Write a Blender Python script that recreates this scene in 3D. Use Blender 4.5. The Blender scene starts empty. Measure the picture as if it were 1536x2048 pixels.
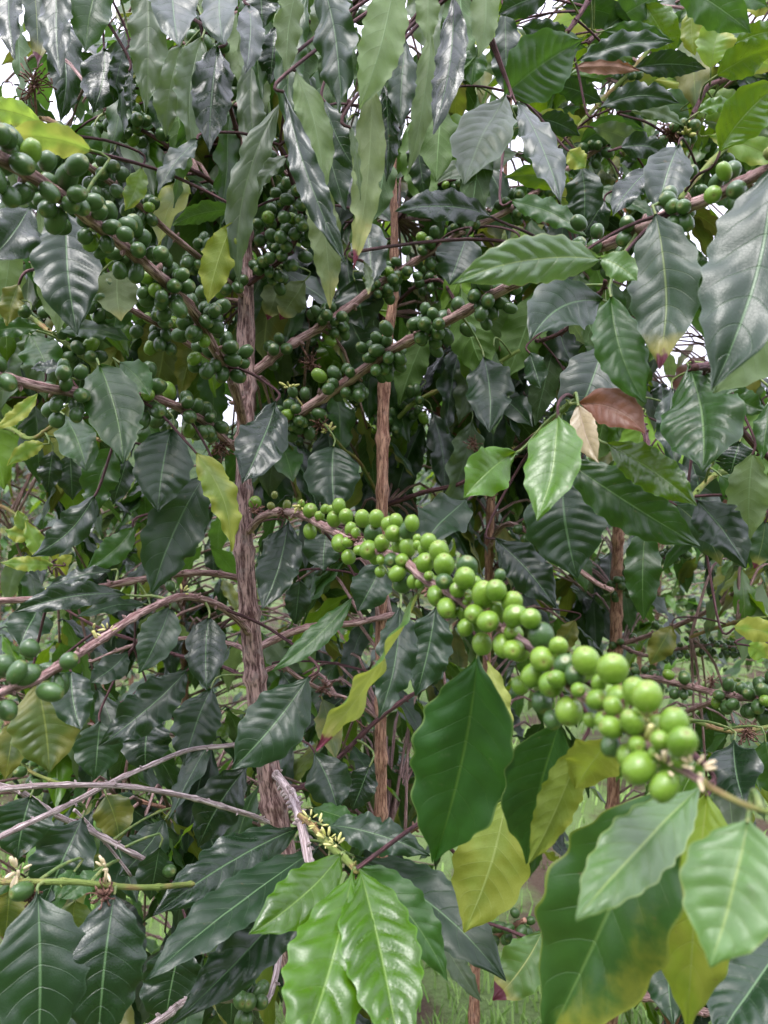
import bpy, math, random
from mathutils import Vector, noise
R = math.radians
sc = bpy.context.scene
col = sc.collection

# ---------------------------------------------------------------- camera
CAMZ = 1.15
F = 1540.0                       # focal length in photograph pixels (1536 x 2048)
cam_d = bpy.data.cameras.new('camera')
cam = bpy.data.objects.new('camera', cam_d)
col.objects.link(cam)
cam.location = (0, 0, CAMZ)
cam.rotation_euler = (R(90), 0, 0)
cam_d.sensor_fit = 'VERTICAL'
cam_d.sensor_height = 36
cam_d.lens = 36 * F / 2048
cam_d.clip_start = 0.02
cam_d.clip_end = 500
cam_d.dof.use_dof = True
cam_d.dof.focus_distance = 0.66
cam_d.dof.aperture_fstop = 11.5
sc.camera = cam

# ---------------------------------------------------------------- sky, sun, exposure
SUN_EL, SUN_AZ = 66, 200         # bright overcast, sun high and behind the camera
w = bpy.data.worlds.new('World')
sc.world = w
w.use_nodes = True
nt = w.node_tree
bg = nt.nodes['Background']
sky = nt.nodes.new('ShaderNodeTexSky')
sky.sky_type = 'NISHITA'
sky.sun_disc = False
sky.sun_elevation = R(SUN_EL)
sky.sun_rotation = R(SUN_AZ)
sky.dust_density = 2.0
cl = nt.nodes.new('ShaderNodeMix')
cl.data_type = 'RGBA'
cl.inputs[0].default_value = 0.72
nt.links.new(sky.outputs[0], cl.inputs[6])
# the cloud deck over the blue sky: brightest overhead, soft lumps
tcw = nt.nodes.new('ShaderNodeTexCoord')
sxyz = nt.nodes.new('ShaderNodeSeparateXYZ')
nt.links.new(tcw.outputs['Generated'], sxyz.inputs[0])
mr = nt.nodes.new('ShaderNodeMapRange')
mr.inputs[1].default_value = 0.0; mr.inputs[2].default_value = 1.0
mr.inputs[3].default_value = 0.72; mr.inputs[4].default_value = 1.75
nt.links.new(sxyz.outputs[2], mr.inputs[0])
cn = nt.nodes.new('ShaderNodeTexNoise')
cn.inputs['Scale'].default_value = 2.2; cn.inputs['Detail'].default_value = 4
nt.links.new(tcw.outputs['Generated'], cn.inputs[0])
ca = nt.nodes.new('ShaderNodeMath'); ca.operation = 'MULTIPLY_ADD'
nt.links.new(cn.outputs[0], ca.inputs[0]); ca.inputs[1].default_value = 0.9; ca.inputs[2].default_value = 0.55
cm = nt.nodes.new('ShaderNodeMath'); cm.operation = 'MULTIPLY'
nt.links.new(mr.outputs[0], cm.inputs[0]); nt.links.new(ca.outputs[0], cm.inputs[1])
cv = nt.nodes.new('ShaderNodeVectorMath'); cv.operation = 'SCALE'
cv.inputs[0].default_value = (13.2, 12.7, 15.6)
nt.links.new(cm.outputs[0], cv.inputs['Scale'])
nt.links.new(cv.outputs[0], cl.inputs[7])
nt.links.new(cl.outputs[2], bg.inputs[0])
bg.inputs[1].default_value = 0.09
sl = bpy.data.lights.new('sun', 'SUN')
sl.energy = 1.5
sl.angle = R(24)
sl.color = (1, 0.97, 0.93)
so = bpy.data.objects.new('sun', sl)
col.objects.link(so)
# Nishita: rotation 0 = +Y, clockwise
az = R(SUN_AZ)
sd = Vector((math.sin(az) * math.cos(R(SUN_EL)), math.cos(az) * math.cos(R(SUN_EL)), math.sin(R(SUN_EL))))
so.rotation_euler = sd.to_track_quat('Z', 'Y').to_euler()
so.location = sd * 20
sc.view_settings.view_transform = 'Standard'
sc.view_settings.look = 'None'
sc.view_settings.exposure = 1.18
sc.view_settings.gamma = 1
sc.cycles.max_bounces = 8
sc.cycles.transparent_max_bounces = 8
sc.cycles.sample_clamp_indirect = 6

CAM = Vector((0, 0, CAMZ))
def at(px, py, d):
    return Vector(((px - 768) / F * d, d, CAMZ - (py - 1024) / F * d))

# ---------------------------------------------------------------- node helpers
class NT:
    def __init__(s, name):
        s.m = bpy.data.materials.new(name)
        s.m.use_nodes = True
        s.t = s.m.node_tree
        s.t.nodes.clear()
        s.out = s.t.nodes.new('ShaderNodeOutputMaterial')
    def n(s, typ, **kw):
        x = s.t.nodes.new(typ)
        for k, v in kw.items():
            setattr(x, k, v)
        return x
    def put(s, sock, v):
        if v is None:
            return
        if hasattr(v, 'is_output') or hasattr(v, 'links'):
            s.t.links.new(v, sock)
        else:
            sock.default_value = v
    def math(s, op, a, b=None, c=None, clamp=False):
        x = s.n('ShaderNodeMath', operation=op, use_clamp=clamp)
        s.put(x.inputs[0], a)
        s.put(x.inputs[1], b)
        s.put(x.inputs[2], c)
        return x.outputs[0]
    def mix(s, f, a, b, mode='MIX'):
        x = s.n('ShaderNodeMix', data_type='RGBA', blend_type=mode)
        s.put(x.inputs[0], f)
        s.put(x.inputs[6], (a[0], a[1], a[2], 1) if isinstance(a, tuple) else a)
        s.put(x.inputs[7], (b[0], b[1], b[2], 1) if isinstance(b, tuple) else b)
        return x.outputs[2]
    def ramp(s, v, a, b):                      # smooth 0..1 between a and b
        x = s.n('ShaderNodeMapRange', interpolation_type='SMOOTHSTEP')
        s.put(x.inputs[0], v)
        x.inputs[1].default_value = a
        x.inputs[2].default_value = b
        return x.outputs[0]
    def noise(s, vec, scale, detail=3, rough=0.55, dist=0.0):
        x = s.n('ShaderNodeTexNoise')
        s.put(x.inputs['Vector'], vec)
        x.inputs['Scale'].default_value = scale
        x.inputs['Detail'].default_value = detail
        x.inputs['Roughness'].default_value = rough
        x.inputs['Distortion'].default_value = dist
        return x.outputs[0]
    def bump(s, h, strength, dist, nrm=None):
        x = s.n('ShaderNodeBump')
        x.inputs['Strength'].default_value = strength
        x.inputs['Distance'].default_value = dist
        s.put(x.inputs['Height'], h)
        if nrm is not None:
            s.put(x.inputs['Normal'], nrm)
        return x.outputs[0]
    def principled(s, color, rough, spec=0.5, nrm=None, coat=0.0, sss=0.0):
        p = s.n('ShaderNodeBsdfPrincipled')
        s.put(p.inputs['Base Color'], (color[0], color[1], color[2], 1) if isinstance(color, tuple) else color)
        s.put(p.inputs['Roughness'], rough)
        s.put(p.inputs['Specular IOR Level'], spec)
        s.put(p.inputs['Coat Weight'], coat)
        if sss:
            p.inputs['Subsurface Weight'].default_value = sss
            p.inputs['Subsurface Radius'].default_value = (0.002, 0.004, 0.001)
            p.inputs['Subsurface Scale'].default_value = 1.0
        if nrm is not None:
            s.put(p.inputs['Normal'], nrm)
        return p.outputs[0]

NV = 9.0           # side veins per leaf
def leaf_mat(name, top, under, vein, rough=0.34, trans=0.22, tcol=None, yellow=None, tip=0, spots=0.0, spec=0.5, edge=None, ylo=.52):
    g = NT(name)
    uv = g.n('ShaderNodeUVMap', uv_map='UV')
    rn = g.n('ShaderNodeUVMap', uv_map='RND')
    sx = g.n('ShaderNodeSeparateXYZ'); g.put(sx.inputs[0], uv.outputs[0])
    sr = g.n('ShaderNodeSeparateXYZ'); g.put(sr.inputs[0], rn.outputs[0])
    u, v = sx.outputs[0], sx.outputs[1]
    s = g.math('MULTIPLY', g.math('ABSOLUTE', g.math('SUBTRACT', u, 0.5)), 2)
    tc = g.n('ShaderNodeTexCoord').outputs['Object']
    add = g.n('ShaderNodeVectorMath', operation='ADD')
    g.put(add.inputs[0], tc)
    cmb = g.n('ShaderNodeCombineXYZ')
    g.put(cmb.inputs[0], sr.outputs[0]); g.put(cmb.inputs[1], sr.outputs[1])
    g.put(add.inputs[1], cmb.outputs[0])
    P = add.outputs[0]
    n1 = g.noise(P, 60, 4)
    n2 = g.noise(P, 340, 4)
    n3 = g.noise(P, 22, 3)
    # veins
    nvn = g.math('ADD', 7.3, g.math('MULTIPLY', sr.outputs[1], 3.2))
    ph = g.math('MULTIPLY', g.math('SUBTRACT', v, g.math('MULTIPLY', g.math('POWER', s, 1.35), 0.17)), nvn)
    tri = g.math('ABSOLUTE', g.math('SUBTRACT', g.math('FRACT', g.math('ADD', ph, g.math('MULTIPLY', g.math('SUBTRACT', n3, 0.5), 0.22))), 0.5))
    sv = g.math('SUBTRACT', 1.0, g.ramp(tri, 0.008, 0.035))
    sv = g.math('MULTIPLY', sv, g.math('SUBTRACT', 1.0, g.ramp(s, 0.55, 0.95)))
    mr = g.math('SUBTRACT', 1.0, g.ramp(s, 0.016, 0.042))
    # fine net of small veins
    vor = g.n('ShaderNodeTexVoronoi', feature='DISTANCE_TO_EDGE')
    g.put(vor.inputs['Vector'], P); vor.inputs['Scale'].default_value = 520
    net = g.math('SUBTRACT', 1.0, g.ramp(vor.outputs['Distance'], 0.0, 0.12))
    var = g.math('ADD', 0.62, g.math('MULTIPLY', n1, 0.76))
    lr = g.math('ADD', 0.75, g.math('MULTIPLY', sr.outputs[0], 0.5))
    vv = g.math('MULTIPLY', var, lr)
    def tint(c):
        return g.mix(1.0, c, vv, 'MULTIPLY')
    c1 = tint(top)
    c2 = tint(under)
    if yellow is not None:
        if ylo == 'side':
            ym = g.math('ADD', g.math('MULTIPLY', g.noise(P, 34, 4, .65), 0.95), g.math('ADD', g.math('MULTIPLY', g.math('SUBTRACT', 1.0, u), 0.62), g.math('MULTIPLY', v, 0.42)))
            ym = g.math('MULTIPLY', g.ramp(ym, 1.10, 1.50), .85)
        else:
            ym = g.ramp(g.math('ADD', g.noise(P, 20, 3), g.math('MULTIPLY', s, 0.16)), ylo, ylo + .14)
        c1 = g.mix(ym, c1, yellow)
        c2 = g.mix(ym, c2, yellow)
    c1 = g.mix(g.math('MULTIPLY', sv, 0.18), c1, vein)
    c1 = g.mix(g.math('MULTIPLY', mr, 0.65), c1, vein)
    uv_ = tuple(min(1, a * 1.25 + 0.03) for a in vein)
    c2 = g.mix(g.math('MULTIPLY', sv, 0.45), c2, uv_)
    c2 = g.mix(g.math('MULTIPLY', mr, 0.75), c2, uv_)
    c2 = g.mix(g.math('MULTIPLY', net, 0.12), c2, uv_)
    ed = edge or tuple(min(1, a * 1.8 + 0.02) for a in top)
    em = g.math('MULTIPLY', g.ramp(s, 0.94, 0.985), 0.55)  # paler rim painted in for light showing through the curled leaf margin
    c1 = g.mix(em, c1, ed)
    wm = g.ramp(g.noise(P, 75, 5, .7), 0.60, 0.70)
    c1 = g.mix(g.math('MULTIPLY', wm, g.math('MULTIPLY', sr.outputs[0], 0.22)), c1, (0.20, 0.20, 0.14))
    # small brown specks of wear
    if True:
        sp = g.ramp(g.noise(P, 150, 2), 0.735, 0.77)
        sp = g.math('MULTIPLY', sp, 0.35 + spots)
        c1 = g.mix(sp, c1, (0.16, 0.10, 0.04))
        c2 = g.mix(sp, c2, (0.16, 0.10, 0.04))
    if tip:
        tn = g.math('ADD', g.math('SUBTRACT', v, g.math('MULTIPLY', g.math('SUBTRACT', sr.outputs[1], 0.25), 0.13)), g.math('MULTIPLY', g.math('SUBTRACT', g.noise(P, 40, 3), 0.5), 0.42))
        y = g.ramp(tn, 0.70, 0.90)
        c1 = g.mix(g.math('MULTIPLY', y, 0.85), c1, (0.30, 0.27, 0.06)); c2 = g.mix(g.math('MULTIPLY', y, 0.85), c2, (0.38, 0.36, 0.12))
        b = g.ramp(tn, 0.885, 0.915)
        c1 = g.mix(b, c1, (0.10, 0.02, 0.035)); c2 = g.mix(b, c2, (0.16, 0.035, 0.06))
    geo = g.n('ShaderNodeNewGeometry')
    back = geo.outputs['Backfacing']
    # relief
    h = g.math('ADD', g.math('MULTIPLY', n2, 0.10), g.math('MULTIPLY', net, -0.10))
    h = g.math('ADD', h, g.math('MULTIPLY', sv, -0.9))
    h = g.math('ADD', h, g.math('MULTIPLY', mr, -0.8))
    h = g.math('ADD', h, g.math('MULTIPLY', n1, 1.1))
    nrm = g.bump(h, 0.55, 0.0006)
    rg = g.math('ADD', g.math('ADD', rough - 0.13, g.math('MULTIPLY', sr.outputs[0], 0.16)), g.math('MULTIPLY', g.noise(P, 45, 3), 0.22))
    a = g.principled(c1, rg, spec, nrm)
    b = g.principled(c2, 0.58, 0.3, nrm)
    mx = g.n('ShaderNodeMixShader')
    g.put(mx.inputs[0], back); g.put(mx.inputs[1], a); g.put(mx.inputs[2], b)
    tr = g.n('ShaderNodeBsdfTranslucent')
    tc_ = tcol or (min(1, top[0] * 1.9 + 0.03), min(1, top[1] * 1.9 + 0.07), top[2] * 0.8)
    tcc = g.mix(1.0, tc_, vv, 'MULTIPLY')
    tcc = g.mix(g.math('MULTIPLY', mr, 0.6), tcc, tuple(a * 0.35 for a in tc_))
    tcc = g.mix(g.math('MULTIPLY', sv, 0.35), tcc, tuple(a * 0.45 for a in tc_))
    if tip:
        tcc = g.mix(b_mask(g, v, P, sr.outputs[1]), tcc, (0.25, 0.05, 0.06))
    if yellow is not None:
        tcc = g.mix(ym, tcc, yellow)
    g.put(tr.inputs[0], tcc)
    m2 = g.n('ShaderNodeMixShader')
    g.put(m2.inputs[0], trans); g.put(m2.inputs[1], mx.outputs[0]); g.put(m2.inputs[2], tr.outputs[0])
    g.put(g.out.inputs[0], m2.outputs[0])
    return g.m
def b_mask(g, v, P, rr):
    tn = g.math('ADD', g.math('SUBTRACT', v, g.math('MULTIPLY', g.math('SUBTRACT', rr, 0.25), 0.13)), g.math('MULTIPLY', g.math('SUBTRACT', g.noise(P, 40, 3), 0.5), 0.42))
    return g.ramp(tn, 0.885, 0.915)

VE = (0.13, 0.24, 0.10)
M = {}
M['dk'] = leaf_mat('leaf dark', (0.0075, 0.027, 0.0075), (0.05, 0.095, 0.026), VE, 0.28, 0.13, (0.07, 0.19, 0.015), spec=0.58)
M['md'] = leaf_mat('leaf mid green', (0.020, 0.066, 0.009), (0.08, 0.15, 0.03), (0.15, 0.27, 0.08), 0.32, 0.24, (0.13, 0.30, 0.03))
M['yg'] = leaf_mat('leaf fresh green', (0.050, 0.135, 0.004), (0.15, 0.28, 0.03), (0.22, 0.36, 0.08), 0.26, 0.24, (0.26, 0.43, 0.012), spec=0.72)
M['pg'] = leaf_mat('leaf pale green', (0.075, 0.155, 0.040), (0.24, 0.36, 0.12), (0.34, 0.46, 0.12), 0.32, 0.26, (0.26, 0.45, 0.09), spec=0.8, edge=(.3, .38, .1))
M['lt'] = leaf_mat('leaf greyish green', (0.06, 0.10, 0.045), (0.135, 0.195, 0.085), (0.17, 0.26, 0.11), 0.38, 0.32, (0.24, 0.36, 0.09))
M['lp'] = leaf_mat('leaf greyish green yellow tip', (0.06, 0.10, 0.04), (0.15, 0.20, 0.085), (0.20, 0.27, 0.11), 0.40, 0.26, (0.30, 0.38, 0.10), tip=1)
M['li'] = leaf_mat('leaf lime', (0.14, 0.26, 0.04), (0.24, 0.36, 0.08), (0.30, 0.42, 0.12), 0.4, 0.42, (0.42, 0.60, 0.08), yellow=(0.38, 0.42, 0.07))
M['yl'] = leaf_mat('leaf yellowing', (0.12, 0.19, 0.016), (0.23, 0.31, 0.055), (0.32, 0.40, 0.10), 0.4, 0.35, (0.36, 0.44, 0.03), yellow=(0.25, 0.29, 0.035))
M['yt'] = leaf_mat('leaf yellowing dark tip', (0.045, 0.12, 0.02), (0.32, 0.37, 0.09), (0.42, 0.45, 0.14), 0.36, 0.3, (0.40, 0.46, 0.06), tip=1)
M['ol'] = leaf_mat('leaf olive', (0.055, 0.095, 0.018), (0.11, 0.15, 0.04), (0.22, 0.27, 0.05), 0.42, 0.3, (0.20, 0.26, 0.02), yellow=(0.15, 0.16, 0.025))
M['dt'] = leaf_mat('leaf dark yellow tip', (0.018, 0.048, 0.018), (0.06, 0.10, 0.04), (0.20, 0.27, 0.08), 0.40, 0.16, (0.1, 0.2, 0.03), tip=1)
M['dg'] = leaf_mat('leaf deep green', (0.020, 0.070, 0.014), (0.045, 0.11, 0.022), (0.12, 0.24, 0.04), 0.42, 0.26, (0.06, 0.20, 0.012), edge=(0.22, 0.32, 0.09))
M['hy'] = leaf_mat('leaf half yellow', (0.035, 0.11, 0.02), (0.13, 0.2, 0.04), (0.16, 0.28, 0.07), 0.42, 0.28, (0.12, 0.26, 0.02), yellow=(0.27, 0.28, 0.035), edge=(0.3, 0.34, 0.05), ylo='side')
M['bz'] = leaf_mat('leaf bronze', (0.16, 0.065, 0.035), (0.26, 0.15, 0.10), (0.34, 0.2, 0.14), 0.36, 0.2, (0.35, 0.14, 0.06))
M['bp'] = leaf_mat('leaf pale bronze', (0.30, 0.24, 0.13), (0.36, 0.27, 0.19), (0.45, 0.33, 0.25), 0.3, 0.2, (0.4, 0.3, 0.12), spec=0.7)

def bark_mat(name, c1, c2, c3, sc_long=14, depth=0.0016, green=None):
    g = NT(name)
    uv = g.n('ShaderNodeUVMap', uv_map='UV')
    mp = g.n('ShaderNodeMapping')
    g.put(mp.inputs[0], uv.outputs[0])
    mp.inputs['Scale'].default_value = (1, 0.14, 1)
    tcn = g.n('ShaderNodeTexCoord').outputs['Object']
    a = g.noise(mp.outputs[0], sc_long, 5, 0.65, 0.6)
    b = g.noise(tcn, 90, 4)
    c = g.noise(mp.outputs[0], sc_long * 3.2, 3, 0.6)
    f = g.ramp(g.math('ADD', a, g.math('MULTIPLY', g.math('SUBTRACT', c, 0.5), 0.35)), 0.40, 0.60)
    k = g.mix(f, c1, c2)
    k = g.mix(g.ramp(b, 0.52, 0.7), k, c3)
    crack = g.ramp(c, 0.36, 0.44)
    k = g.mix(g.math('MULTIPLY', g.math('SUBTRACT', 1.0, crack), 0.6), k, tuple(x * 0.25 for x in c1))
    if green:
        k = g.mix(g.ramp(g.noise(tcn, 30, 2), 0.35, 0.55), k, green)
    h = g.math('ADD', g.math('MULTIPLY', f, 0.8), g.math('MULTIPLY', crack, 0.6))
    h = g.math('ADD', h, g.math('MULTIPLY', b, 0.4))
    nrm = g.bump(h, 1.0, depth)
    g.put(g.out.inputs[0], g.principled(k, 0.72, 0.3, nrm))
    return g.m
M['bark'] = bark_mat('trunk bark', (0.10, 0.05, 0.045), (0.44, 0.29, 0.26), (0.27, 0.20, 0.185), 11, .0008)
M['bark2'] = bark_mat('stem bark', (0.20, 0.09, 0.06), (0.52, 0.30, 0.21), (0.34, 0.20, 0.15), 12, .0008)
M['twig'] = bark_mat('branch bark', (0.19, 0.10, 0.09), (0.50, 0.34, 0.31), (0.32, 0.20, 0.18), 9, 0.0007)
M['grey'] = bark_mat('dry twig bark', (0.30, 0.22, 0.21), (0.66, 0.56, 0.55), (0.45, 0.36, 0.36), 9, 0.0007)
M['gtwig'] = bark_mat('green branch bark', (0.24, 0.12, 0.07), (0.35, 0.28, 0.10), (0.28, 0.32, 0.08), 6, 0.0004, (0.16, 0.22, 0.05))
M['dtwig'] = bark_mat('purple branch bark', (0.06, 0.025, 0.03), (0.17, 0.08, 0.085), (0.11, 0.06, 0.06), 9, 0.0006)

def cherry_mat(name, c1, c2):
    g = NT(name)
    tc = g.n('ShaderNodeTexCoord').outputs['Object']
    oi = g.n('ShaderNodeObjectInfo').outputs['Random']
    uv = g.n('ShaderNodeUVMap', uv_map='UV')
    sx = g.n('ShaderNodeSeparateXYZ'); g.put(sx.inputs[0], uv.outputs[0])
    v = sx.outputs[1]
    f = g.math('ADD', g.math('MULTIPLY', g.noise(tc, 1.1, 3), 0.6), g.math('MULTIPLY', oi, 0.5), clamp=True)
    k = g.mix(f, c1, c2)
    k = g.mix(g.math('MULTIPLY', g.ramp(g.noise(tc, 9, 2), 0.6, 0.72), 0.35), k, tuple(min(1, x * 1.7) for x in c2))
    k = g.mix(g.math('MULTIPLY', g.ramp(v, 0.80, 0.97), 0.45), k, (0.30, 0.33, 0.10))
    oi2 = g.n('ShaderNodeVectorMath', operation='ADD'); g.put(oi2.inputs[0], tc); g.put(oi2.inputs[1], oi)
    k = g.mix(g.math('MULTIPLY', g.ramp(g.noise(oi2.outputs[0], 2.2, 5, .65), 0.64, 0.70), 0.55), k, (0.20, 0.16, 0.07))
    k = g.mix(g.ramp(v, 0.968, 0.978), k, (0.16, 0.10, 0.04))
    nrm = g.bump(g.noise(tc, 2.4, 3), 0.35, 0.0006)
    g.put(g.out.inputs[0], g.principled(k, 0.36, 0.5, nrm, 0.08, 0.12))
    return g.m
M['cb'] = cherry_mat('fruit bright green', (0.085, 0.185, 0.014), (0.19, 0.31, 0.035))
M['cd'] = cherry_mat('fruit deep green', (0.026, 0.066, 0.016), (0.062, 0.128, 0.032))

def plain(name, c, c2, rough=0.6, scale=200):
    g = NT(name)
    tc = g.n('ShaderNodeTexCoord').outputs['Object']
    n = g.noise(tc, scale, 3)
    g.put(g.out.inputs[0], g.principled(g.mix(g.ramp(n, 0.35, 0.65), c, c2), rough, 0.3, g.bump(n, 0.4, 0.0004)))
    return g.m
M['dry'] = plain('dried flower', (0.07, 0.03, 0.025), (0.22, 0.12, 0.085), 0.8)
M['bud'] = plain('flower bud', (0.42, 0.44, 0.12), (0.62, 0.58, 0.26), 0.5)
M['cream'] = plain('cream flower', (0.60, 0.50, 0.30), (0.75, 0.62, 0.42), 0.5)
M['peti'] = plain('petiole', (0.10, 0.17, 0.05), (0.20, 0.24, 0.08), 0.5)
M['red'] = plain('red flower', (0.45, 0.03, 0.03), (0.6, 0.08, 0.05), 0.6)

# ---------------------------------------------------------------- mesh builder
class MB:
    def __init__(s):
        s.v, s.f, s.uv, s.rn, s.mi = [], [], [], [], []
    def quad(s, idx, uvs, rn, mi=0):
        s.f.append(idx); s.uv.extend(uvs); s.rn.extend([rn] * len(idx)); s.mi.append(mi)
    def build(s, name, mats, parent=None, origin=None, loc=None, **props):
        me = bpy.data.meshes.new(name)
        o0 = origin or Vector((0, 0, 0))
        me.from_pydata([tuple(p - o0) for p in s.v], [], s.f)
        u = me.uv_layers.new(name='UV'); r = me.uv_layers.new(name='RND')
        u.data.foreach_set('uv', [c for p in s.uv for c in p])
        r.data.foreach_set('uv', [c for p in s.rn for c in p])
        for m in (mats if isinstance(mats, (list, tuple)) else [mats]):
            me.materials.append(m)
        me.polygons.foreach_set('material_index', s.mi)
        me.polygons.foreach_set('use_smooth', [True] * len(s.f))
        me.update()
        o = bpy.data.objects.new(name, me)
        col.objects.link(o)
        if parent is not None:
            o.parent = parent
        o.location = loc if loc is not None else (0, 0, 0)
        for k, v in props.items():
            o[k] = v
        return o

def lerp(a, b, t):
    return a + (b - a) * t
def pl(xs, ys, t):
    for i in range(len(xs) - 1):
        if t <= xs[i + 1]:
            k = (t - xs[i]) / (xs[i + 1] - xs[i])
            k = k * k * (3 - 2 * k) * 0.35 + k * 0.65
            return lerp(ys[i], ys[i + 1], k)
    return ys[-1]
def cr(P, t):              # Catmull-Rom through a list of tuples/Vectors, t in 0..1
    n = len(P) - 1
    x = min(max(t, 0), 0.99999) * n
    i = int(x); k = x - i
    p0 = P[max(i - 1, 0)]; p1 = P[i]; p2 = P[i + 1]; p3 = P[min(i + 2, n)]
    return 0.5 * ((2 * p1) + (p2 - p0) * k + (2 * p0 - 5 * p1 + 4 * p2 - p3) * k * k + (3 * p1 - p0 - 3 * p2 + p3) * k ** 3)

def tube(mb, pts, rad, seg=8, mi=0, bumpy=0.0, nodes=0.0, rnd=(0, 0), seed=0, cap=True):
    n = len(pts)
    base = len(mb.v)
    L = 0
    up = Vector((0.3, 0.9, 0.2))
    rings = []
    for i, p in enumerate(pts):
        t = (pts[min(i + 1, n - 1)] - pts[max(i - 1, 0)]).normalized()
        if i:
            L += (pts[i] - pts[i - 1]).length
        a = t.cross(up)
        if a.length < 1e-3:
            a = t.cross(Vector((1, 0, 0)))
        a.normalize(); b = t.cross(a).normalized(); up = a.cross(t)
        r = rad[i] if isinstance(rad, list) else rad
        if nodes:
            k = (L / nodes) % 1.0
            r *= 1 + 0.32 * math.exp(-((min(k, 1 - k)) / 0.07) ** 2)
        rings.append(L)
        for j in range(seg):
            th = 2 * math.pi * j / seg
            rr = r
            if bumpy:
                q = Vector((math.cos(th) * 2.2, math.sin(th) * 2.2, L * 14 + seed))
                rr *= 1 + bumpy * (noise.noise(q) + 0.6 * noise.noise(q * 2.7) + 0.5 * noise.noise(Vector((math.cos(th) * 5, math.sin(th) * 5, L * 90 + seed))))
            mb.v.append(p + (a * math.cos(th) + b * math.sin(th)) * rr)
    for i in range(n - 1):
        for j in range(seg):
            k = (j + 1) % seg
            u0, u1 = j / seg, (j + 1) / seg
            mb.quad((base + i * seg + j, base + i * seg + k, base + (i + 1) * seg + k, base + (i + 1) * seg + j),
                    [(u0, rings[i] * 20), (u1, rings[i] * 20), (u1, rings[i + 1] * 20), (u0, rings[i + 1] * 20)], rnd, mi)
    if cap:
        for i0 in (0, (n - 1) * seg):
            idx = tuple(base + i0 + j for j in (range(seg) if i0 else reversed(range(seg))))
            mb.quad(idx, [(0.5, 0.5)] * seg, rnd, mi)

WX = [0, .03, .09, .18, .30, .44, .58, .70, .80, .88, .94, .98, 1]
WY = [.02, .08, .33, .66, .91, 1.0, .95, .80, .58, .34, .15, .07, .012]
def add_leaf(mb, P0, P1, P2, width, roll=(0, 0), fold=0.22, wave=0.16, quilt=0.10, nu=6, nv=34, seed=0, rnd=None, curl=0.12, mi=0, wf=3.6, toward=None):
    rg = random.Random(seed)
    rnd = rnd or (rg.random(), rg.random())
    phs = [rg.uniform(0, 6.28), rg.uniform(0, 6.28)]
    fr = [wf * rg.uniform(.8, 1.2), wf * rg.uniform(.8, 1.2)]
    tw = rg.uniform(-.1, .1)
    bites = [(rg.choice((-1, 1)), rg.uniform(.2, .85), rg.uniform(.10, .34), rg.uniform(.012, .035)) for _ in range(rg.choice((0, 0, 0, 1, 2)))] if nv > 20 else []
    base = len(mb.v)
    # width along the leaf: pushed a little towards base or tip per leaf
    sk = rg.uniform(0.88, 1.15)
    hw0 = width / 2
    rows = 2 * nu + 1
    for i in range(nv + 1):
        t = i / nv
        p = P0 * (1 - t) ** 2 + P1 * 2 * t * (1 - t) + P2 * t * t
        T = ((P1 - P0) * (1 - t) + (P2 - P1) * t).normalized()
        V = (toward or CAM) - p
        N0 = (V - T * V.dot(T))
        if N0.length < 1e-4:
            N0 = Vector((0, 0, 1))
        N0.normalize()
        S0 = T.cross(N0)
        a = R(lerp(roll[0], roll[1], t)) + tw * t
        N = N0 * math.cos(a) + S0 * math.sin(a)
        S = S0 * math.cos(a) - N0 * math.sin(a)
        hw = hw0 * pl(WX, WY, t ** sk)
        for j in range(rows):
            s = (j - nu) / nu
            s = math.copysign(abs(s) ** 0.9, s)
            k = 0 if s < 0 else 1
            q = abs(s)
            edge = math.sin(2 * math.pi * fr[k] * t + phs[k])
            e2 = math.sin(2 * math.pi * fr[k] * 2.3 * t + phs[1 - k] * 2)
            x = q * hw * math.cos(fold) * (1 + 0.05 * e2 * q * q)
            for bs, bt, bd, bw_ in bites:
                if s * bs > 0:
                    x *= 1 - bd * q * q * math.exp(-((t - bt) / bw_) ** 4)
            env = math.sin(math.pi * min(1, t * 1.05)) ** 0.5 if t < 0.95 else 0.3
            z = q * hw * math.sin(fold) - curl * q * q * q * hw * 1.6
            z += wave * hw0 * (q ** 1.7) * (edge + 0.16 * e2) * env
            ph = (7.3 + 3.2 * rnd[1]) * (t - 0.17 * q ** 1.35)
            z += quilt * (0.75 + 0.9 * noise.noise(Vector((s * 2, t * 3.5, seed + .5)))) * hw0 * (abs(math.sin(math.pi * (ph - 0.5))) ** 0.7 - 0.5) * min(1, q * 3) * (1 - q ** 4) * env
            if q == 0:
                z -= quilt * 0.25 * hw0
            z += 0.17 * hw0 * noise.noise(Vector((s * 1.1, t * 2.6, seed * 1.7))) + 0.025 * hw0 * noise.noise(Vector((s * 3, t * 8, seed * 1.7)))
            mb.v.append(p + S * math.copysign(x, s) + N * z)
    for i in range(nv):
        for j in range(rows - 1):
            a = base + i * rows + j
            t0, t1 = i / nv, (i + 1) / nv
            s0 = (j - nu) / nu; s1 = (j + 1 - nu) / nu
            s0 = math.copysign(abs(s0) ** .9, s0) / 2 + .5; s1 = math.copysign(abs(s1) ** .9, s1) / 2 + .5
            mb.quad((a, a + 1, a + rows + 1, a + rows), [(s0, t0), (s1, t0), (s1, t1), (s0, t1)], rnd, mi)

# ---------------------------------------------------------------- things
def empty(name, loc, label, cat, group=None):
    o = bpy.data.objects.new(name, None)
    o.empty_display_size = 0.1
    col.objects.link(o)
    o.location = loc
    o['label'] = label; o['category'] = cat
    if group:
        o['group'] = group
    return o

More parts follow.
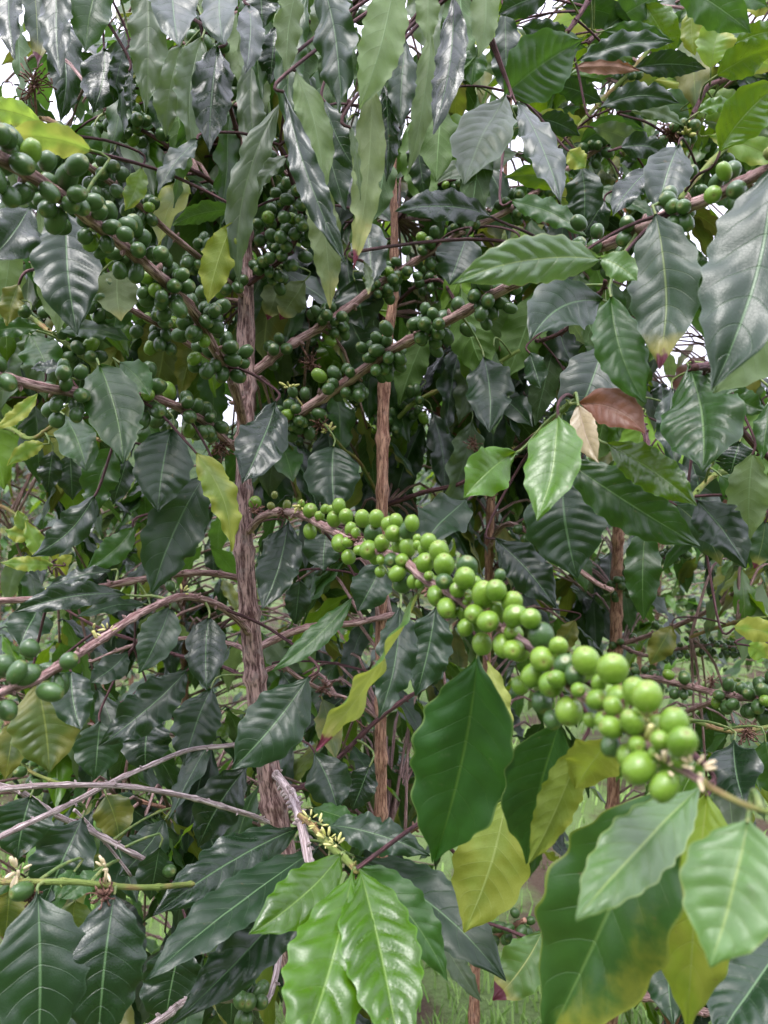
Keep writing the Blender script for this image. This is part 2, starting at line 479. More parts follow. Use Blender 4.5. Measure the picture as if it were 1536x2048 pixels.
GRP = 'coffee plants along the row'
PL = {}
def plant(key, label, pts, rad, mat, bumpy=0.16, seg=24, nodes=0.06, slim=.82):
    W = [at(*p) for p in pts]
    # down to the ground
    last = W[-1]; d = (W[-1] - W[-2]).normalized()
    if d.z > -0.5:
        d = Vector((d.x * 0.4, d.y * 0.4, -1)).normalized()
    k = last.z / -d.z
    foot = last + d * k
    foot.z = 0
    W.append(lerp(last, foot, 0.5)); W.append(foot - Vector((0, 0, 0.03)))
    root = empty('coffee_plant', foot, label, 'coffee plant', GRP)
    n = max(30, int(sum((W[i + 1] - W[i]).length for i in range(len(W) - 1)) / 0.012))
    P = [cr(W, i / n) for i in range(n + 1)]
    rr = [cr([Vector((r, 0, 0)) for r in rad], i / n).x * slim for i in range(n + 1)]
    mb = MB()
    tube(mb, P, rr, seg, 0, bumpy, nodes, seed=len(PL) * 7)
    t = mb.build('trunk', mat, root, origin=foot)
    PL[key] = dict(root=root, foot=foot, trunk=t, P=P, br=[(t, P)], leaves=[], cherries=[])
    return PL[key]

def branch(key, pts, r0, r1, mat='twig', node=0.035, bumpy=0.07, seg=10, join=True):
    """pts run from the trunk to the tip"""
    p = PL[key]
    W = [at(*q) for q in pts]
    if join:
        near = min(p['P'], key=lambda q: (q - W[0]).length)
        if (near - W[0]).length > 0.004:
            W.insert(0, near)
    n = max(12, int(sum((W[i + 1] - W[i]).length for i in range(len(W) - 1)) / 0.005))
    P = [cr(W, i / n) for i in range(n + 1)]
    for i in range(1, n):
        P[i] = P[i] + noise.noise_vector(P[i] * 14) * 0.0022
    mb = MB()
    tube(mb, P, [lerp(r0, r1, (i / n)) for i in range(n + 1)], seg, 0, bumpy, node, seed=pts[0][0])
    # leaf scars and stipule stubs at the nodes
    rg = random.Random(pts[0][0] * 3 + pts[0][1])
    L = 0
    for i in range(1, n):
        L += (P[i] - P[i - 1]).length
        if L > node:
            L = 0
            T = (P[i] - P[i - 1]).normalized()
            for sgn in (1, -1):
                q = T.cross(Vector((rg.uniform(-1, 1), rg.uniform(-1, 1), rg.uniform(-1, 1)))).normalized() * sgn
                rb = lerp(r0, r1, i / n)
                tube(mb, [P[i], P[i] + q * rb * 1.5, P[i] + q * rb * 2.0 + T * 0.001], [rb * .55, rb * .45, rb * .15], 5, 0)
    o = mb.build('branch', M[mat], p['root'], origin=p['foot'])
    p['br'].append((o, P))
    return P

# ---------------------------------------------------------------- plants and their branches
plant('A', 'nearest coffee plant, thick trunk with peeling bark, heavy green fruit branches on both sides',
      [(500, -420, .90), (494, -150, .89), (488, 180, .87), (492, 420, .85), (492, 650, .82), (491, 860, .79), (486, 1000, .76), (492, 1150, .75), (508, 1330, .74), (533, 1520, .73), (562, 1690, .72), (590, 1900, .71)],
      [.0035, .0045, .0058, .0066, .0105, .0108, .0095, .0105, .0115, .0128, .0145, .0165, .018, .020], M['bark'], slim=.84, bumpy=.11)
plant('B', 'coffee plant with a straight reddish brown stem rising through the middle of the picture',
      [(800, -260, 1.02), (792, 0, 1.00), (787, 300, .96), (788, 560, .93), (770, 730, .90), (764, 1000, .87), (762, 1350, .86), (762, 1640, .86), (765, 1800, .86)],
      [.0035, .0045, .005, .0075, .0095, .0092, .0088, .0095, .010, .011, .012], M['bark2'], slim=.70)
plant('C', 'thin stemmed coffee plant standing just right of the middle, behind the long fruiting branch',
      [(1036, -200, 1.2), (1030, 100, 1.18), (1012, 300, 1.16), (1006, 560, 1.14), (990, 800, 1.12), (980, 1050, 1.12), (972, 1350, 1.10), (955, 1700, 1.05), (950, 1950, 1.0)],
      [.003, .004, .0045, .006, .0085, .0085, .008, .008, .009, .010, .011], M['bark2'], slim=.70)
plant('D', 'coffee plant with a forked stem at the right, seen between hanging leaves and fruit clusters',
      [(1262, 300, 1.3), (1256, 620, 1.28), (1246, 860, 1.26), (1236, 1060, 1.25), (1232, 1280, 1.24), (1228, 1500, 1.22), (1225, 1700, 1.2)],
      [.003, .005, .009, .012, .013, .013, .013, .014, .015], M['bark2'], slim=.72)
plant('E', 'thin young coffee plant behind the dry twigs at the lower left',
      [(362, 900, 1.6), (366, 1150, 1.55), (370, 1400, 1.52), (372, 1640, 1.5), (372, 1800, 1.5)],
      [.004, .007, .008, .009, .010, .011, .012], M['bark2'])
plant('G', 'coffee plant reaching in from the right edge with big leaves and upright shoots',
      [(1800, -500, 1.0), (1790, 0, .98), (1780, 500, .95), (1770, 1000, .92), (1765, 1500, .9), (1765, 1900, .9)],
      [.004, .006, .008, .010, .012, .014, .016, .018], M['bark'])
plant('H', 'coffee plant at the left edge, only its branch tips reaching into the picture',
      [(-420, -300, 1.35), (-410, 300, 1.32), (-400, 800, 1.3), (-390, 1300, 1.3), (-390, 1700, 1.3)],
      [.004, .006, .009, .011, .013, .015, .016], M['bark'])

B = {}
# A : upper left fruiting branches
B['g'] = branch('A', [(490, 850, .79), (462, 760, .72), (432, 700, .69), (380, 615, .64), (310, 548, .59), (225, 470, .54), (130, 398, .48), (60, 345, .44), (-30, 300, .40)], .0047, .0038, 'twig')
B['i'] = branch('A', [(492, 600, .83), (455, 560, .80), (350, 475, .76), (270, 405, .72), (200, 350, .68), (120, 292, .65), (60, 262, .62)], .0035, .0024, 'twig')
B['i2'] = branch('A', [(484, 410, .86), (470, 400, .85), (415, 355, .83), (368, 328, .81), (330, 290, .79), (262, 250, .77), (215, 225, .76)], .0028, .0018, 'dtwig')
B['h'] = branch('A', [(486, 905, .78), (455, 880, .74), (400, 838, .70), (300, 796, .64), (190, 787, .58), (100, 775, .53), (0, 750, .48), (-60, 735, .45)], .0038, .0032, 'twig')
B['h2'] = branch('A', [(486, 760, .81), (380, 688, .78), (340, 660, .76), (300, 640, .74), (250, 612, .72), (200, 585, .70), (150, 560, .69)], .0036, .0022, 'twig')
B['h3'] = branch('H', [(-300, 560, 1.1), (-120, 600, .95), (0, 618, .84), (60, 634, .78), (120, 680, .74), (185, 727, .72), (240, 760, .71)], .003, .0022, 'gtwig')
# A : right, crossing behind stem B
B['j'] = branch('A', [(500, 748, .81), (560, 705, .82), (640, 655, .84), (700, 612, .85), (770, 560, .87), (860, 505, .88), (940, 460, .89), (1020, 420, .90), (1110, 355, .92), (1190, 300, .93), (1240, 262, .94)], .0052, .0030, 'twig', bumpy=.12)
B['k'] = branch('A', [(495, 895, .79), (560, 858, .79), (610, 822, .78), (690, 765, .77), (765, 712, .75), (860, 662, .72), (935, 620, .69), (1010, 578, .65), (1110, 530, .60), (1220, 488, .54), (1330, 430, .49), (1430, 392, .46), (1540, 340, .43)], .0056, .0036, 'twig', bumpy=.12)
# A : the long branch coming towards the viewer
B['f'] = branch('A', [(497, 1060, .75), (520, 1035, .71), (560, 1022, .68), (604, 1030, .64), (650, 1058, .58), (705, 1082, .54), (800, 1118, .47), (860, 1165, .43), (915, 1195, .40), (1000, 1256, .375), (1080, 1315, .345), (1140, 1372, .32), (1200, 1412, .30), (1260, 1460, .275), (1330, 1512, .26), (1405, 1562, .25)], .0040, .0012, 'twig', node=.03)
B['f2'] = branch('A', [(1405, 1562, .25), (1440, 1582, .247), (1490, 1606, .243), (1540, 1622, .24)], .0012, .0009, 'gtwig', node=.03, join=False)
# A : low left
B['l'] = branch('A', [(500, 1265, .74), (478, 1238, .70), (430, 1208, .66), (370, 1195, .62), (300, 1218, .57), (210, 1275, .50), (120, 1325, .44), (60, 1362, .41), (0, 1385, .38), (-60, 1410, .36)], .0037, .0019, 'twig', node=.022, bumpy=.12)
B['m'] = branch('A', [(484, 1156, .75), (430, 1148, .74), (360, 1149, .72), (250, 1163, .68), (170, 1180, .65), (90, 1195, .61), (-40, 1207, .57)], .0033, .0025, 'twig', node=.03)
B['m2'] = branch('A', [(494, 1300, .75), (460, 1285, .78), (380, 1277, .82), (300, 1285, .85), (240, 1300, .87), (180, 1322, .90)], .0026, .0018, 'twig')
B['m3'] = branch('A', [(500, 1360, .75), (440, 1330, .78), (350, 1310, .8), (300, 1290, .8), (210, 1262, .8), (150, 1232, .8), (120, 1210, .8)], .0022, .0014, 'dtwig')
B['n1'] = branch('A', [(545, 1648, .72), (500, 1628, .69), (420, 1602, .66), (340, 1586, .63), (230, 1573, .60), (100, 1570, .57), (-40, 1586, .54)], .0025, .0019, 'grey', node=.028)
B['n2'] = branch('A', [(520, 1480, .73), (460, 1490, .70), (380, 1500, .68), (300, 1530, .65), (180, 1588, .60), (60, 1645, .56), (-30, 1692, .53)], .0021, .0020, 'grey', node=.03)
B['n3'] = branch('A', [(-40, 1566, .62), (36, 1584, .63), (110, 1630, .64), (190, 1668, .65), (270, 1710, .66), (330, 1738, .67)], .0026, .0022, 'grey', node=.028, join=False)
B['n4'] = branch('A', [(148, 1620, .66), (182, 1655, .66), (222, 1700, .66), (262, 1752, .66)], .0013, .0012, 'grey', join=False)
B['n5'] = branch('A', [(400, 1632, .9), (350, 1621, .9), (290, 1607, .9), (230, 1590, .9)], .0027, .0020, 'bark2', join=False)
# A : low right
B['o'] = branch('A', [(508, 1300, .74), (530, 1286, .76), (590, 1262, .78), (640, 1252, .80), (700, 1248, .83), (790, 1230, .86)], .0040, .0030, 'twig', bumpy=.16)
B['o2'] = branch('A', [(512, 1350, .74), (560, 1334, .76), (600, 1360, .78), (650, 1385, .80), (700, 1400, .82), (760, 1440, .86)], .0026, .0018, 'twig')
B['q'] = branch('A', [(540, 1575, .73), (600, 1575, .78), (668, 1520, .80), (740, 1450, .80), (800, 1405, .80), (850, 1375, .80)], .0030, .0022, 'dtwig', node=.05)
B['p'] = branch('A', [(545, 1545, .73), (572, 1572, .68), (590, 1600, .64), (600, 1640, .60), (611, 1690, .57), (618, 1730, .56)], .0042, .0032, 'grey', node=.012, bumpy=.2)
B['p2'] = branch('A', [(600, 1632, .60), (625, 1655, .56), (655, 1690, .52), (690, 1716, .49), (712, 1738, .47)], .0020, .0022, 'gtwig', node=.02, join=False)
B['r'] = branch('H', [(-300, 1700, 1.2), (-140, 1745, .7), (0, 1764, .50), (73, 1768, .48), (150, 1768, .48), (230, 1775, .485), (320, 1776, .50), (420, 1768, .54)], .0022, .0017, 'gtwig', node=.03)
B['t'] = branch('A', [(575, 1760, .72), (540, 1990, .62), (470, 2000, .60), (370, 2005, .57), (330, 2030, .55), (280, 2060, .53)], .0026, .0026, 'grey', node=.014, bumpy=.2)
# A : overhead, out of the top of the picture
B['u1'] = branch('A', [(495, -140, .89), (400, -110, .80), (300, -90, .70), (200, -85, .62), (80, -90, .55), (-20, -90, .5)], .0035, .0025, 'dtwig')
B['u2'] = branch('A', [(495, -170, .89), (600, -120, .80), (700, -95, .70), (800, -90, .62), (900, -95, .55), (1000, -80, .5)], .0035, .0025, 'dtwig')
B['u3'] = branch('A', [(490, 165, .87), (520, 140, .83), (556, 118, .79), (600, 90, .75), (640, 60, .71), (690, 20, .67), (740, -30, .62)], .0028, .0024, 'dtwig')
B['u4'] = branch('A', [(490, 300, .87), (470, 250, .85), (440, 140, .80), (410, 60, .76), (390, 0, .72), (370, -60, .7)], .0026, .0022, 'dtwig')
B['u5'] = branch('A', [(488, 480, .85), (530, 470, .84), (570, 420, .82), (610, 340, .79), (650, 280, .77), (700, 200, .74)], .0032, .0024, 'dtwig')
B['u6'] = branch('A', [(490, 570, .83), (530, 545, .80), (575, 505, .78), (600, 440, .76), (580, 340, .74), (560, 290, .72)], .0034, .0024, 'dtwig')
# B
B['b1'] = branch('B', [(765, 1010, .98), (800, 1000, .97), (850, 985, .95), (920, 968, .93), (990, 920, .92)], .0036, .0022, 'dtwig', bumpy=.15)
B['b2'] = branch('B', [(764, 1000, .98), (720, 925, .93), (690, 900, .90), (660, 870, .86)], .0022, .0016, 'gtwig')
B['b3'] = branch('B', [(768, 860, .98), (820, 812, .97), (880, 780, .96), (960, 745, .95), (1040, 700, .94)], .0032, .0022, 'gtwig')
B['b4'] = branch('B', [(762, 1690, .95), (800, 1675, .94), (840, 1650, .92), (900, 1600, .90)], .005, .003, 'bark2')
B['b5'] = branch('B', [(764, 640, 1.03), (830, 575, 1.0), (880, 560, .97), (910, 600, .95)], .003, .002, 'dtwig')
B['b6'] = branch('B', [(770, 880, .98), (700, 840, 1.0), (640, 860, 1.02), (560, 900, 1.04)], .003, .002, 'dtwig')
B['b7'] = branch('B', [(770, 770, 1.0), (690, 700, 1.05), (600, 690, 1.1), (530, 720, 1.15)], .003, .002, 'dtwig')
B['b8'] = branch('B', [(787, 440, 1.06), (830, 400, 1.03), (870, 370, 1.0), (960, 345, .98)], .0032, .002, 'dtwig')
# C
B['c1'] = branch('C', [(975, 1100, 1.12), (1010, 1050, 1.05), (1060, 1068, 1.0), (1130, 1120, .97), (1190, 1165, .96), (1225, 1182, .95)], .0036, .003, 'twig')
B['c2'] = branch('C', [(950, 1740, 1.05), (1000, 1700, 1.0), (930, 1720, .98), (870, 1660, .96)], .003, .002, 'dtwig')
B['c3'] = branch('C', [(952, 1900, 1.0), (1000, 1870, .95), (1050, 1840, .90)], .0045, .003, 'bark2')
B['c4'] = branch('C', [(985, 930, 1.12), (1030, 900, .95), (1080, 865, .75), (1110, 835, .60), (1150, 800, .52)], .003, .002, 'gtwig')
B['c5'] = branch('C', [(1003, 640, 1.14), (1060, 680, 1.0), (1130, 660, .85), (1190, 600, .72), (1215, 560, .62)], .003, .002, 'dtwig')
B['c6'] = branch('C', [(1012, 300, 1.16), (1018, 240, 1.0), (1016, 200, .85), (1020, 185, .75)], .0025, .002, 'dtwig')
# D
B['d1'] = branch('D', [(1238, 1290, 1.24), (1300, 1272, 1.2), (1385, 1238, 1.12), (1450, 1200, 1.06), (1485, 1170, 1.0)], .0042, .003, 'twig')
B['d2'] = branch('D', [(1232, 1330, 1.24), (1255, 1346, 1.1), (1340, 1363, 1.0), (1400, 1378, .92), (1490, 1396, .85), (1580, 1402, .78)], .0042, .0038, 'twig')
B['d3'] = branch('D', [(1230, 1440, 1.24), (1340, 1440, 1.1), (1380, 1420, 1.05), (1450, 1392, 1.0)], .0042, .003, 'twig')
B['d4'] = branch('D', [(1256, 640, 1.28), (1248, 700, 1.1), (1262, 790, 1.0), (1285, 850, .9), (1300, 900, .8)], .0035, .003, 'dtwig')
B['d5'] = branch('D', [(1234, 1180, 1.24), (1290, 1150, 1.22), (1340, 1110, 1.2), (1380, 1090, 1.18)], .003, .002, 'dtwig')
B['d6'] = branch('D', [(1236, 1290, 1.24), (1290, 1310, 1.15), (1340, 1300, 1.1), (1420, 1290, 1.05), (1510, 1300, 1.0)], .003, .002, 'twig')
# G
B['ga'] = branch('G', [(1785, 250, .96), (1640, 180, .90), (1530, 225, .84), (1460, 285, .80), (1393, 358, .76), (1360, 400, .74)], .0036, .0024, 'gtwig')
B['gb'] = branch('G', [(1785, 100, .97), (1600, 130, .93), (1480, 150, .89), (1420, 168, .86), (1395, 210, .85), (1372, 262, .84), (1350, 285, .84)], .0032, .0022, 'dtwig')
B['gc'] = branch('G', [(1790, -60, .98), (1500, -40, .96), (1330, 70, .95), (1256, 150, .94), (1180, 228, .93), (1112, 300, .92)], .0034, .0024, 'gtwig')
B['gd'] = branch('G', [(1790, -200, .98), (1450, -150, .94), (1300, -60, .92), (1221, 40, .90), (1178, 85, .88)], .003, .0024, 'dtwig')
B['ge'] = branch('G', [(1790, -260, .98), (1400, -220, .90), (1230, -80, .84), (1179, 0, .80), (1133, 63, .78)], .003, .0024, 'dtwig')
B['gf'] = branch('G', [(1775, 420, .95), (1680, 360, .7), (1600, 320, .5), (1540, 305, .42)], .004, .003, 'gtwig')
B['gg'] = branch('G', [(1770, 800, .93), (1640, 700, .8), (1540, 700, .7), (1440, 730, .62), (1390, 735, .58)], .004, .003, 'dtwig')
B['gh'] = branch('G', [(1768, 1200, .91), (1620, 1000, .8), (1500, 880, .76), (1440, 800, .72)], .004, .003, 'dtwig')
B['gi'] = branch('G', [(1768, 1000, .92), (1600, 1000, .85), (1490, 975, .80), (1440, 945, .76), (1380, 1000, .72)], .0034, .0026, 'gtwig')
B['gj'] = branch('G', [(1768, 1300, .91), (1600, 1430, .80), (1470, 1460, .74), (1380, 1440, .7)], .0025, .002, 'gtwig')
B['gk'] = branch('G', [(1766, 1900, .9), (1650, 1900, .7), (1570, 1860, .6), (1500, 1830, .55), (1330, 1830, .50)], .0034, .0026, 'twig')
B['gl'] = branch('G', [(1766, 2000, .9), (1560, 1985, .8), (1420, 2025, .75), (1300, 1995, .72), (1180, 1990, .70), (1080, 1880, .62)], .0044, .0030, 'twig', node=.02, bumpy=.14)
B['gm'] = branch('G', [(1760, 1000, .92), (1650, 1250, .8), (1560, 1235, .9), (1450, 1250, 1.0), (1380, 1275, 1.05)], .003, .0022, 'gtwig')
B['hx'] = branch('H', [(-400, 900, 1.3), (-200, 980, 1.1), (0, 1010, 1.0), (60, 1075, .97), (110, 1130, .95)], .003, .0022, 'gtwig')
B['hy'] = branch('H', [(-400, 850, 1.3), (-150, 820, .95), (0, 850, .85), (60, 880, .82), (120, 850, .8), (200, 880, .78)], .0028, .002, 'gtwig')
B['hz'] = branch('H', [(-390, 1500, 1.3), (-180, 1420, .9), (0, 1490, .80), (60, 1545, .78), (140, 1570, .76)], .0024, .0016, 'gtwig')
B['hw'] = branch('H', [(-400, 300, 1.3), (-200, 260, .9), (-40, 260, .7), (90, 240, .62), (170, 300, .58)], .0026, .0018, 'gtwig')
# ---------------------------------------------------------------- leaves (base px, tip px, width px, bow, roll, base depth, tip depth, kind, extras)
LV = [
 # top left, hanging from the overhead branch
 (15,-60,28,118,58,4,20,.60,.57,'dk'), (62,-60,74,135,52,-6,-15,.63,.60,'dt'), (118,-80,121,155,62,8,15,.56,.52,'dk'), (150,-60,100,100,60,0,50,.66,.64,'dk'),
 (205,-60,172,102,76,8,10,.60,.58,'md'), (292,-60,291,227,74,-6,12,.58,.56,'lt'), (345,-70,357,92,92,5,-8,.52,.47,'dk'),
 (445,-40,447,85,76,8,20,.55,.5,'dk'), (498,10,490,148,56,-6,-15,.60,.56,'dk'), (437,92,420,303,78,6,0,.56,.53,'dk'),
 (208,96,186,226,82,-8,14,.66,.64,'dk'), (362,88,332,275,66,8,8,.70,.70,'lt'), (410,165,352,295,58,-10,-20,.73,.72,'md'),
 (250,98,228,205,38,4,0,.64,.64,'dk'), (258,138,264,228,28,0,35,.60,.6,'dk'), (330,130,322,280,52,8,-30,.78,.78,'dk'),
 (185,302,-15,277,64,16,-18,.50,.48,'li'), (85,248,-40,218,50,10,-10,.56,.55,'li'), (62,408,-22,520,95,-6,10,.52,.48,'dk'),
 (76,412,116,668,80,-14,175,.66,.64,'lt'), (132,424,155,670,126,8,0,.60,.57,'dk',dict(wave=.1)), (20,470,-8,645,66,-8,170,.68,.68,'lt'),
 (283,333,250,422,44,-5,20,.64,.64,'li'), (396,277,315,386,50,8,35,.66,.62,'dk'), (470,422,345,452,44,12,150,.74,.72,'md'),
 (562,203,478,574,64,34,30,.66,.64,'lt',dict(roll1=-30,wave=.2)), (575,312,518,388,36,12,40,.62,.62,'lt'),
 (470,440,416,607,64,8,165,.64,.62,'yl'), (236,530,242,642,76,5,180,.70,.68,'lp'), (40,566,14,652,50,6,30,.60,.60,'ol'),
 (10,400,-30,330,50,0,0,.6,.6,'dk'), (230,300,215,400,48,0,10,.8,.8,'dk'), (190,250,160,340,50,0,10,.75,.75,'md'),
 # top centre, long twisted leaves
 (600,-50,574,158,58,10,150,.55,.53,'lt'), (640,-60,678,226,88,-14,15,.52,.50,'dk',dict(roll1=40)), (590,138,646,396,64,-16,155,.54,.52,'lt',dict(roll1=190)),
 (568,180,694,530,58,14,30,.51,.48,'dk',dict(wave=.24,roll1=-25)), (625,325,660,618,62,-8,170,.58,.56,'lp'), (795,-70,718,217,88,-10,165,.50,.48,'lt',dict(wave=.1)),
 (742,165,706,540,62,-12,175,.52,.50,'lp',dict(wave=.24)), (700,250,721,402,32,-4,60,.49,.49,'lt'), (812,80,802,255,58,4,-10,.56,.54,'dk'),
 (906,-15,866,268,66,-14,25,.54,.50,'dk',dict(wave=.12)), (862,60,815,352,50,-8,160,.60,.58,'lt'), (862,-60,857,86,48,4,170,.50,.49,'lt'), (970,-60,957,117,58,-8,165,.56,.54,'lt'),
 (766,160,772,365,46,-8,-30,.55,.55,'dk'), (650,200,720,350,60,10,0,.62,.62,'dk'), (640,240,690,420,70,0,10,.70,.68,'dk'), (730,440,742,575,72,-4,10,.68,.64,'dk'),
 (935,470,898,570,92,0,0,.76,.74,'dk'), (1012,190,928,368,112,8,22,.60,.52,'lt',dict(wave=.1)), (1033,203,1121,405,68,-12,-28,.60,.51,'dk'),
 (987,436,790,424,66,20,22,.55,.51,'dk'), (960,88,944,172,52,5,0,.7,.7,'md'), (550,50,540,170,60,0,0,.7,.7,'dk'), (520,-40,525,60,70,0,0,.66,.66,'dk'),
 (660,-30,640,100,60,0,0,.62,.62,'lt'), (830,260,850,400,48,0,10,.75,.75,'dk'), (700,640,760,760,90,0,10,.92,.92,'dk'), (710,560,730,660,100,0,10,.88,.88,'dk'),
 (610,560,560,640,60,0,160,.84,.84,'lp'), (560,560,535,640,52,0,170,.86,.86,'lp'), (725,520,736,590,22,-8,40,.51,.49,'lp'),
 # top right
 (1008,192,1166,80,120,-8,5,.74,.74,'md',dict(wave=.06)), (1010,15,1014,195,60,0,10,.80,.8,'dk'), (1105,-15,995,30,56,6,10,.76,.76,'dk'), (1040,52,1142,62,40,4,-10,.82,.82,'dk'),
 (1205,62,1325,-12,60,-6,0,.84,.84,'md'), (1285,5,1345,117,70,-6,5,.84,.84,'yg'), (1350,-35,1502,66,80,-8,-10,.80,.78,'md'), (1384,14,1390,112,42,4,0,.86,.86,'yl'),
 (1150,125,1348,84,50,-16,-20,.78,.76,'dk'), (1205,62,1345,82,36,-8,-10,.82,.82,'md'), (1268,136,1412,138,48,-10,-10,.80,.80,'dk'), (1145,137,1282,142,30,-8,160,.80,.80,'bz'),
 (1422,138,1448,38,74,-5,5,.83,.83,'li'), (1432,152,1560,95,66,-8,5,.80,.78,'yg'), (1465,88,1570,60,44,-6,-10,.84,.84,'yg'), (1206,206,1098,166,44,6,-10,.84,.84,'dk'),
 (1196,218,1358,206,52,-22,-10,.78,.76,'dk'), (1258,223,1368,252,34,-14,-35,.78,.77,'lt'), (1395,226,1478,210,32,-10,-20,.80,.80,'yg'), (1438,307,1562,168,92,-14,10,.66,.64,'yg',dict(wave=.1)),
 (1078,236,1160,272,44,-6,0,.80,.80,'dk'), (1358,288,1318,422,92,6,0,.70,.66,'dk',dict(wave=.1)), (1302,338,1226,432,56,8,20,.72,.68,'dk'), (1240,296,1332,306,50,-10,-10,.78,.78,'dk'),
 (1162,328,1165,452,72,-6,10,.80,.80,'dk',dict(quilt=.16)), (1020,402,1172,472,52,-14,-25,.66,.62,'md'), (1135,300,1172,336,40,0,-10,.74,.74,'li'),
 (1204,520,903,569,92,26,14,.46,.42,'pg',dict(wave=.10,roll1=5,quilt=.14)), (1196,515,1274,562,56,-8,-10,.46,.45,'pg'), (1310,424,1318,738,132,-18,4,.47,.44,'dt',dict(wave=.12)),
 (1550,325,1424,775,195,-26,8,.42,.38,'dk',dict(wave=.07,quilt=.05)), (1570,440,1488,690,100,-8,10,.52,.50,'dk'), (1580,590,1428,785,125,-6,172,.48,.46,'lt'),
 (1222,590,1292,808,98,16,-4,.50,.47,'md',dict(wave=.14)), (1207,600,1060,680,120,30,25,.56,.50,'dk',dict(wave=.1)), (1378,732,1404,942,150,-14,6,.62,.54,'md',dict(quilt=.16)),
 (1345,775,1352,938,60,8,-20,.68,.64,'dk'), (1448,775,1535,822,54,8,-8,.66,.64,'md'), (1155,806,1290,868,78,-22,-12,.50,.47,'bz',dict(wave=.04)), (1156,808,1198,926,52,6,10,.49,.46,'bp',dict(wave=.05)),
 (1116,832,1074,1042,112,-10,12,.46,.42,'yg',dict(wave=.12)), (1212,886,1394,1012,80,-8,-10,.52,.48,'yg',dict(wave=.12)), (1122,915,1400,1092,108,4,-6,.56,.52,'md'),
 (1030,905,930,995,92,8,0,.54,.51,'yg',dict(wave=.2)), (1207,690,1134,872,118,-6,5,.66,.63,'dk',dict(wave=.06)), (967,712,978,864,92,-8,5,.70,.64,'dk'), (1060,704,1082,778,48,0,15,.74,.72,'dk'),
 (1125,960,1155,1155,155,8,0,.64,.62,'dk',dict(wave=.08)), (988,1075,1112,1216,84,-8,-14,.72,.68,'dk'), (1393,1000,1492,1136,90,-8,-8,.62,.58,'dk'), (1292,1050,1288,1242,68,5,0,.70,.68,'md'),
 (1350,1008,1442,1132,66,-14,-8,.66,.64,'dt'), (1505,905,1500,1080,80,5,170,.60,.6,'lt'), (1530,1040,1508,1138,46,-5,10,.64,.64,'dt'), (1540,800,1525,920,50,0,20,.62,.6,'md'),
 (1465,1256,1570,1280,48,-8,0,.72,.7,'li'), (1495,1290,1535,1318,42,-4,0,.74,.74,'li'), (1040,480,1090,560,60,0,0,.8,.8,'dk'), (1120,600,1170,690,40,0,60,.66,.64,'lt'),
 (1210,400,1160,480,60,0,20,.82,.82,'dk'), (1480,880,1460,950,80,0,0,.74,.74,'dk'), (1440,950,1540,1000,70,6,0,.70,.68,'md'), (1305,890,1250,960,80,0,0,.72,.72,'dk'),
 # left middle
 (198,728,247,927,108,-10,6,.58,.53,'md',dict(wave=.07)), (238,724,299,792,56,-8,-12,.62,.60,'md'), (343,855,316,1024,112,5,0,.64,.61,'dk',dict(wave=.05)), (390,903,463,1103,64,-22,-15,.60,.58,'yl',dict(roll1=-30)),
 (414,944,304,1188,112,12,6,.66,.62,'dk'), (552,800,484,966,96,-6,12,.66,.60,'dk',dict(wave=.18)), (128,828,173,942,74,-6,0,.62,.57,'md',dict(quilt=.15)), (228,895,190,1032,70,12,4,.70,.69,'md'),
 (190,990,62,1114,66,-16,20,.64,.62,'dk'), (268,1052,172,1137,54,-10,10,.70,.68,'md'), (85,658,-25,668,38,8,30,.68,.66,'md'), (60,668,96,748,78,-4,0,.72,.70,'md'), (116,664,262,684,44,-16,-20,.72,.70,'md'),
 (78,783,-12,858,32,-8,20,.78,.78,'li'), (90,888,14,932,32,8,10,.80,.80,'li'), (128,745,60,738,34,8,40,.66,.66,'dk'), (255,918,225,1010,52,0,10,.78,.78,'dk'), (105,900,95,985,46,0,10,.82,.82,'dk'), (140,905,145,1000,54,0,0,.84,.84,'dk'),
 (95,1130,50,1040,36,0,0,.88,.88,'li'), (110,1130,0,1125,30,0,0,.88,.88,'li'), (60,1075,10,1060,34,0,0,.9,.9,'li'), (110,1135,145,1110,24,0,0,.9,.9,'li'), (50,1065,35,1020,26,0,0,.9,.9,'li'),
 (345,900,300,870,50,0,20,.80,.8,'dk'), (130,300,110,380,60,0,10,.8,.8,'dk'), (330,560,300,480,40,0,0,.84,.84,'md'), (440,560,420,640,40,0,0,.9,.9,'dk'), 
 # centre
 (667,890,670,1027,108,4,0,.76,.72,'dk',dict(wave=.07)), (577,1040,524,1218,84,-8,10,.68,.62,'dk'), (654,1064,648,1142,80,4,0,.72,.70,'dk'), (935,998,842,1092,98,6,12,.68,.63,'dk'), (765,1118,714,1222,80,-4,10,.62,.60,'dk'),
 (706,1194,544,1342,48,-10,32,.62,.58,'md',dict(wave=.10)), (838,1183,632,1500,88,-14,60,.46,.44,'yt',dict(roll1=150,wave=.22)), (800,1212,756,1438,82,-12,-8,.52,.48,'dk'), (872,1212,832,1392,90,-4,6,.60,.58,'dk'),
 (620,1350,464,1538,118,-8,10,.62,.58,'dk',dict(wave=.08)), (955,1310,868,1722,198,-14,8,.42,.455,'dg',dict(wave=.10,quilt=.07)), (1120,1446,1052,1728,138,10,10,.40,.44,'dg',dict(wave=.12)), (972,1315,1022,1482,40,-6,140,.46,.45,'yt'),
 (1165,1478,1057,1726,80,-8,160,.39,.40,'yl',dict(wave=.12)), (1012,1592,928,1866,146,-12,178,.50,.47,'yl',dict(wave=.10)), (1316,1575,1090,2085,250,-10,6,.345,.37,'hy',dict(wave=.13,quilt=.08)),
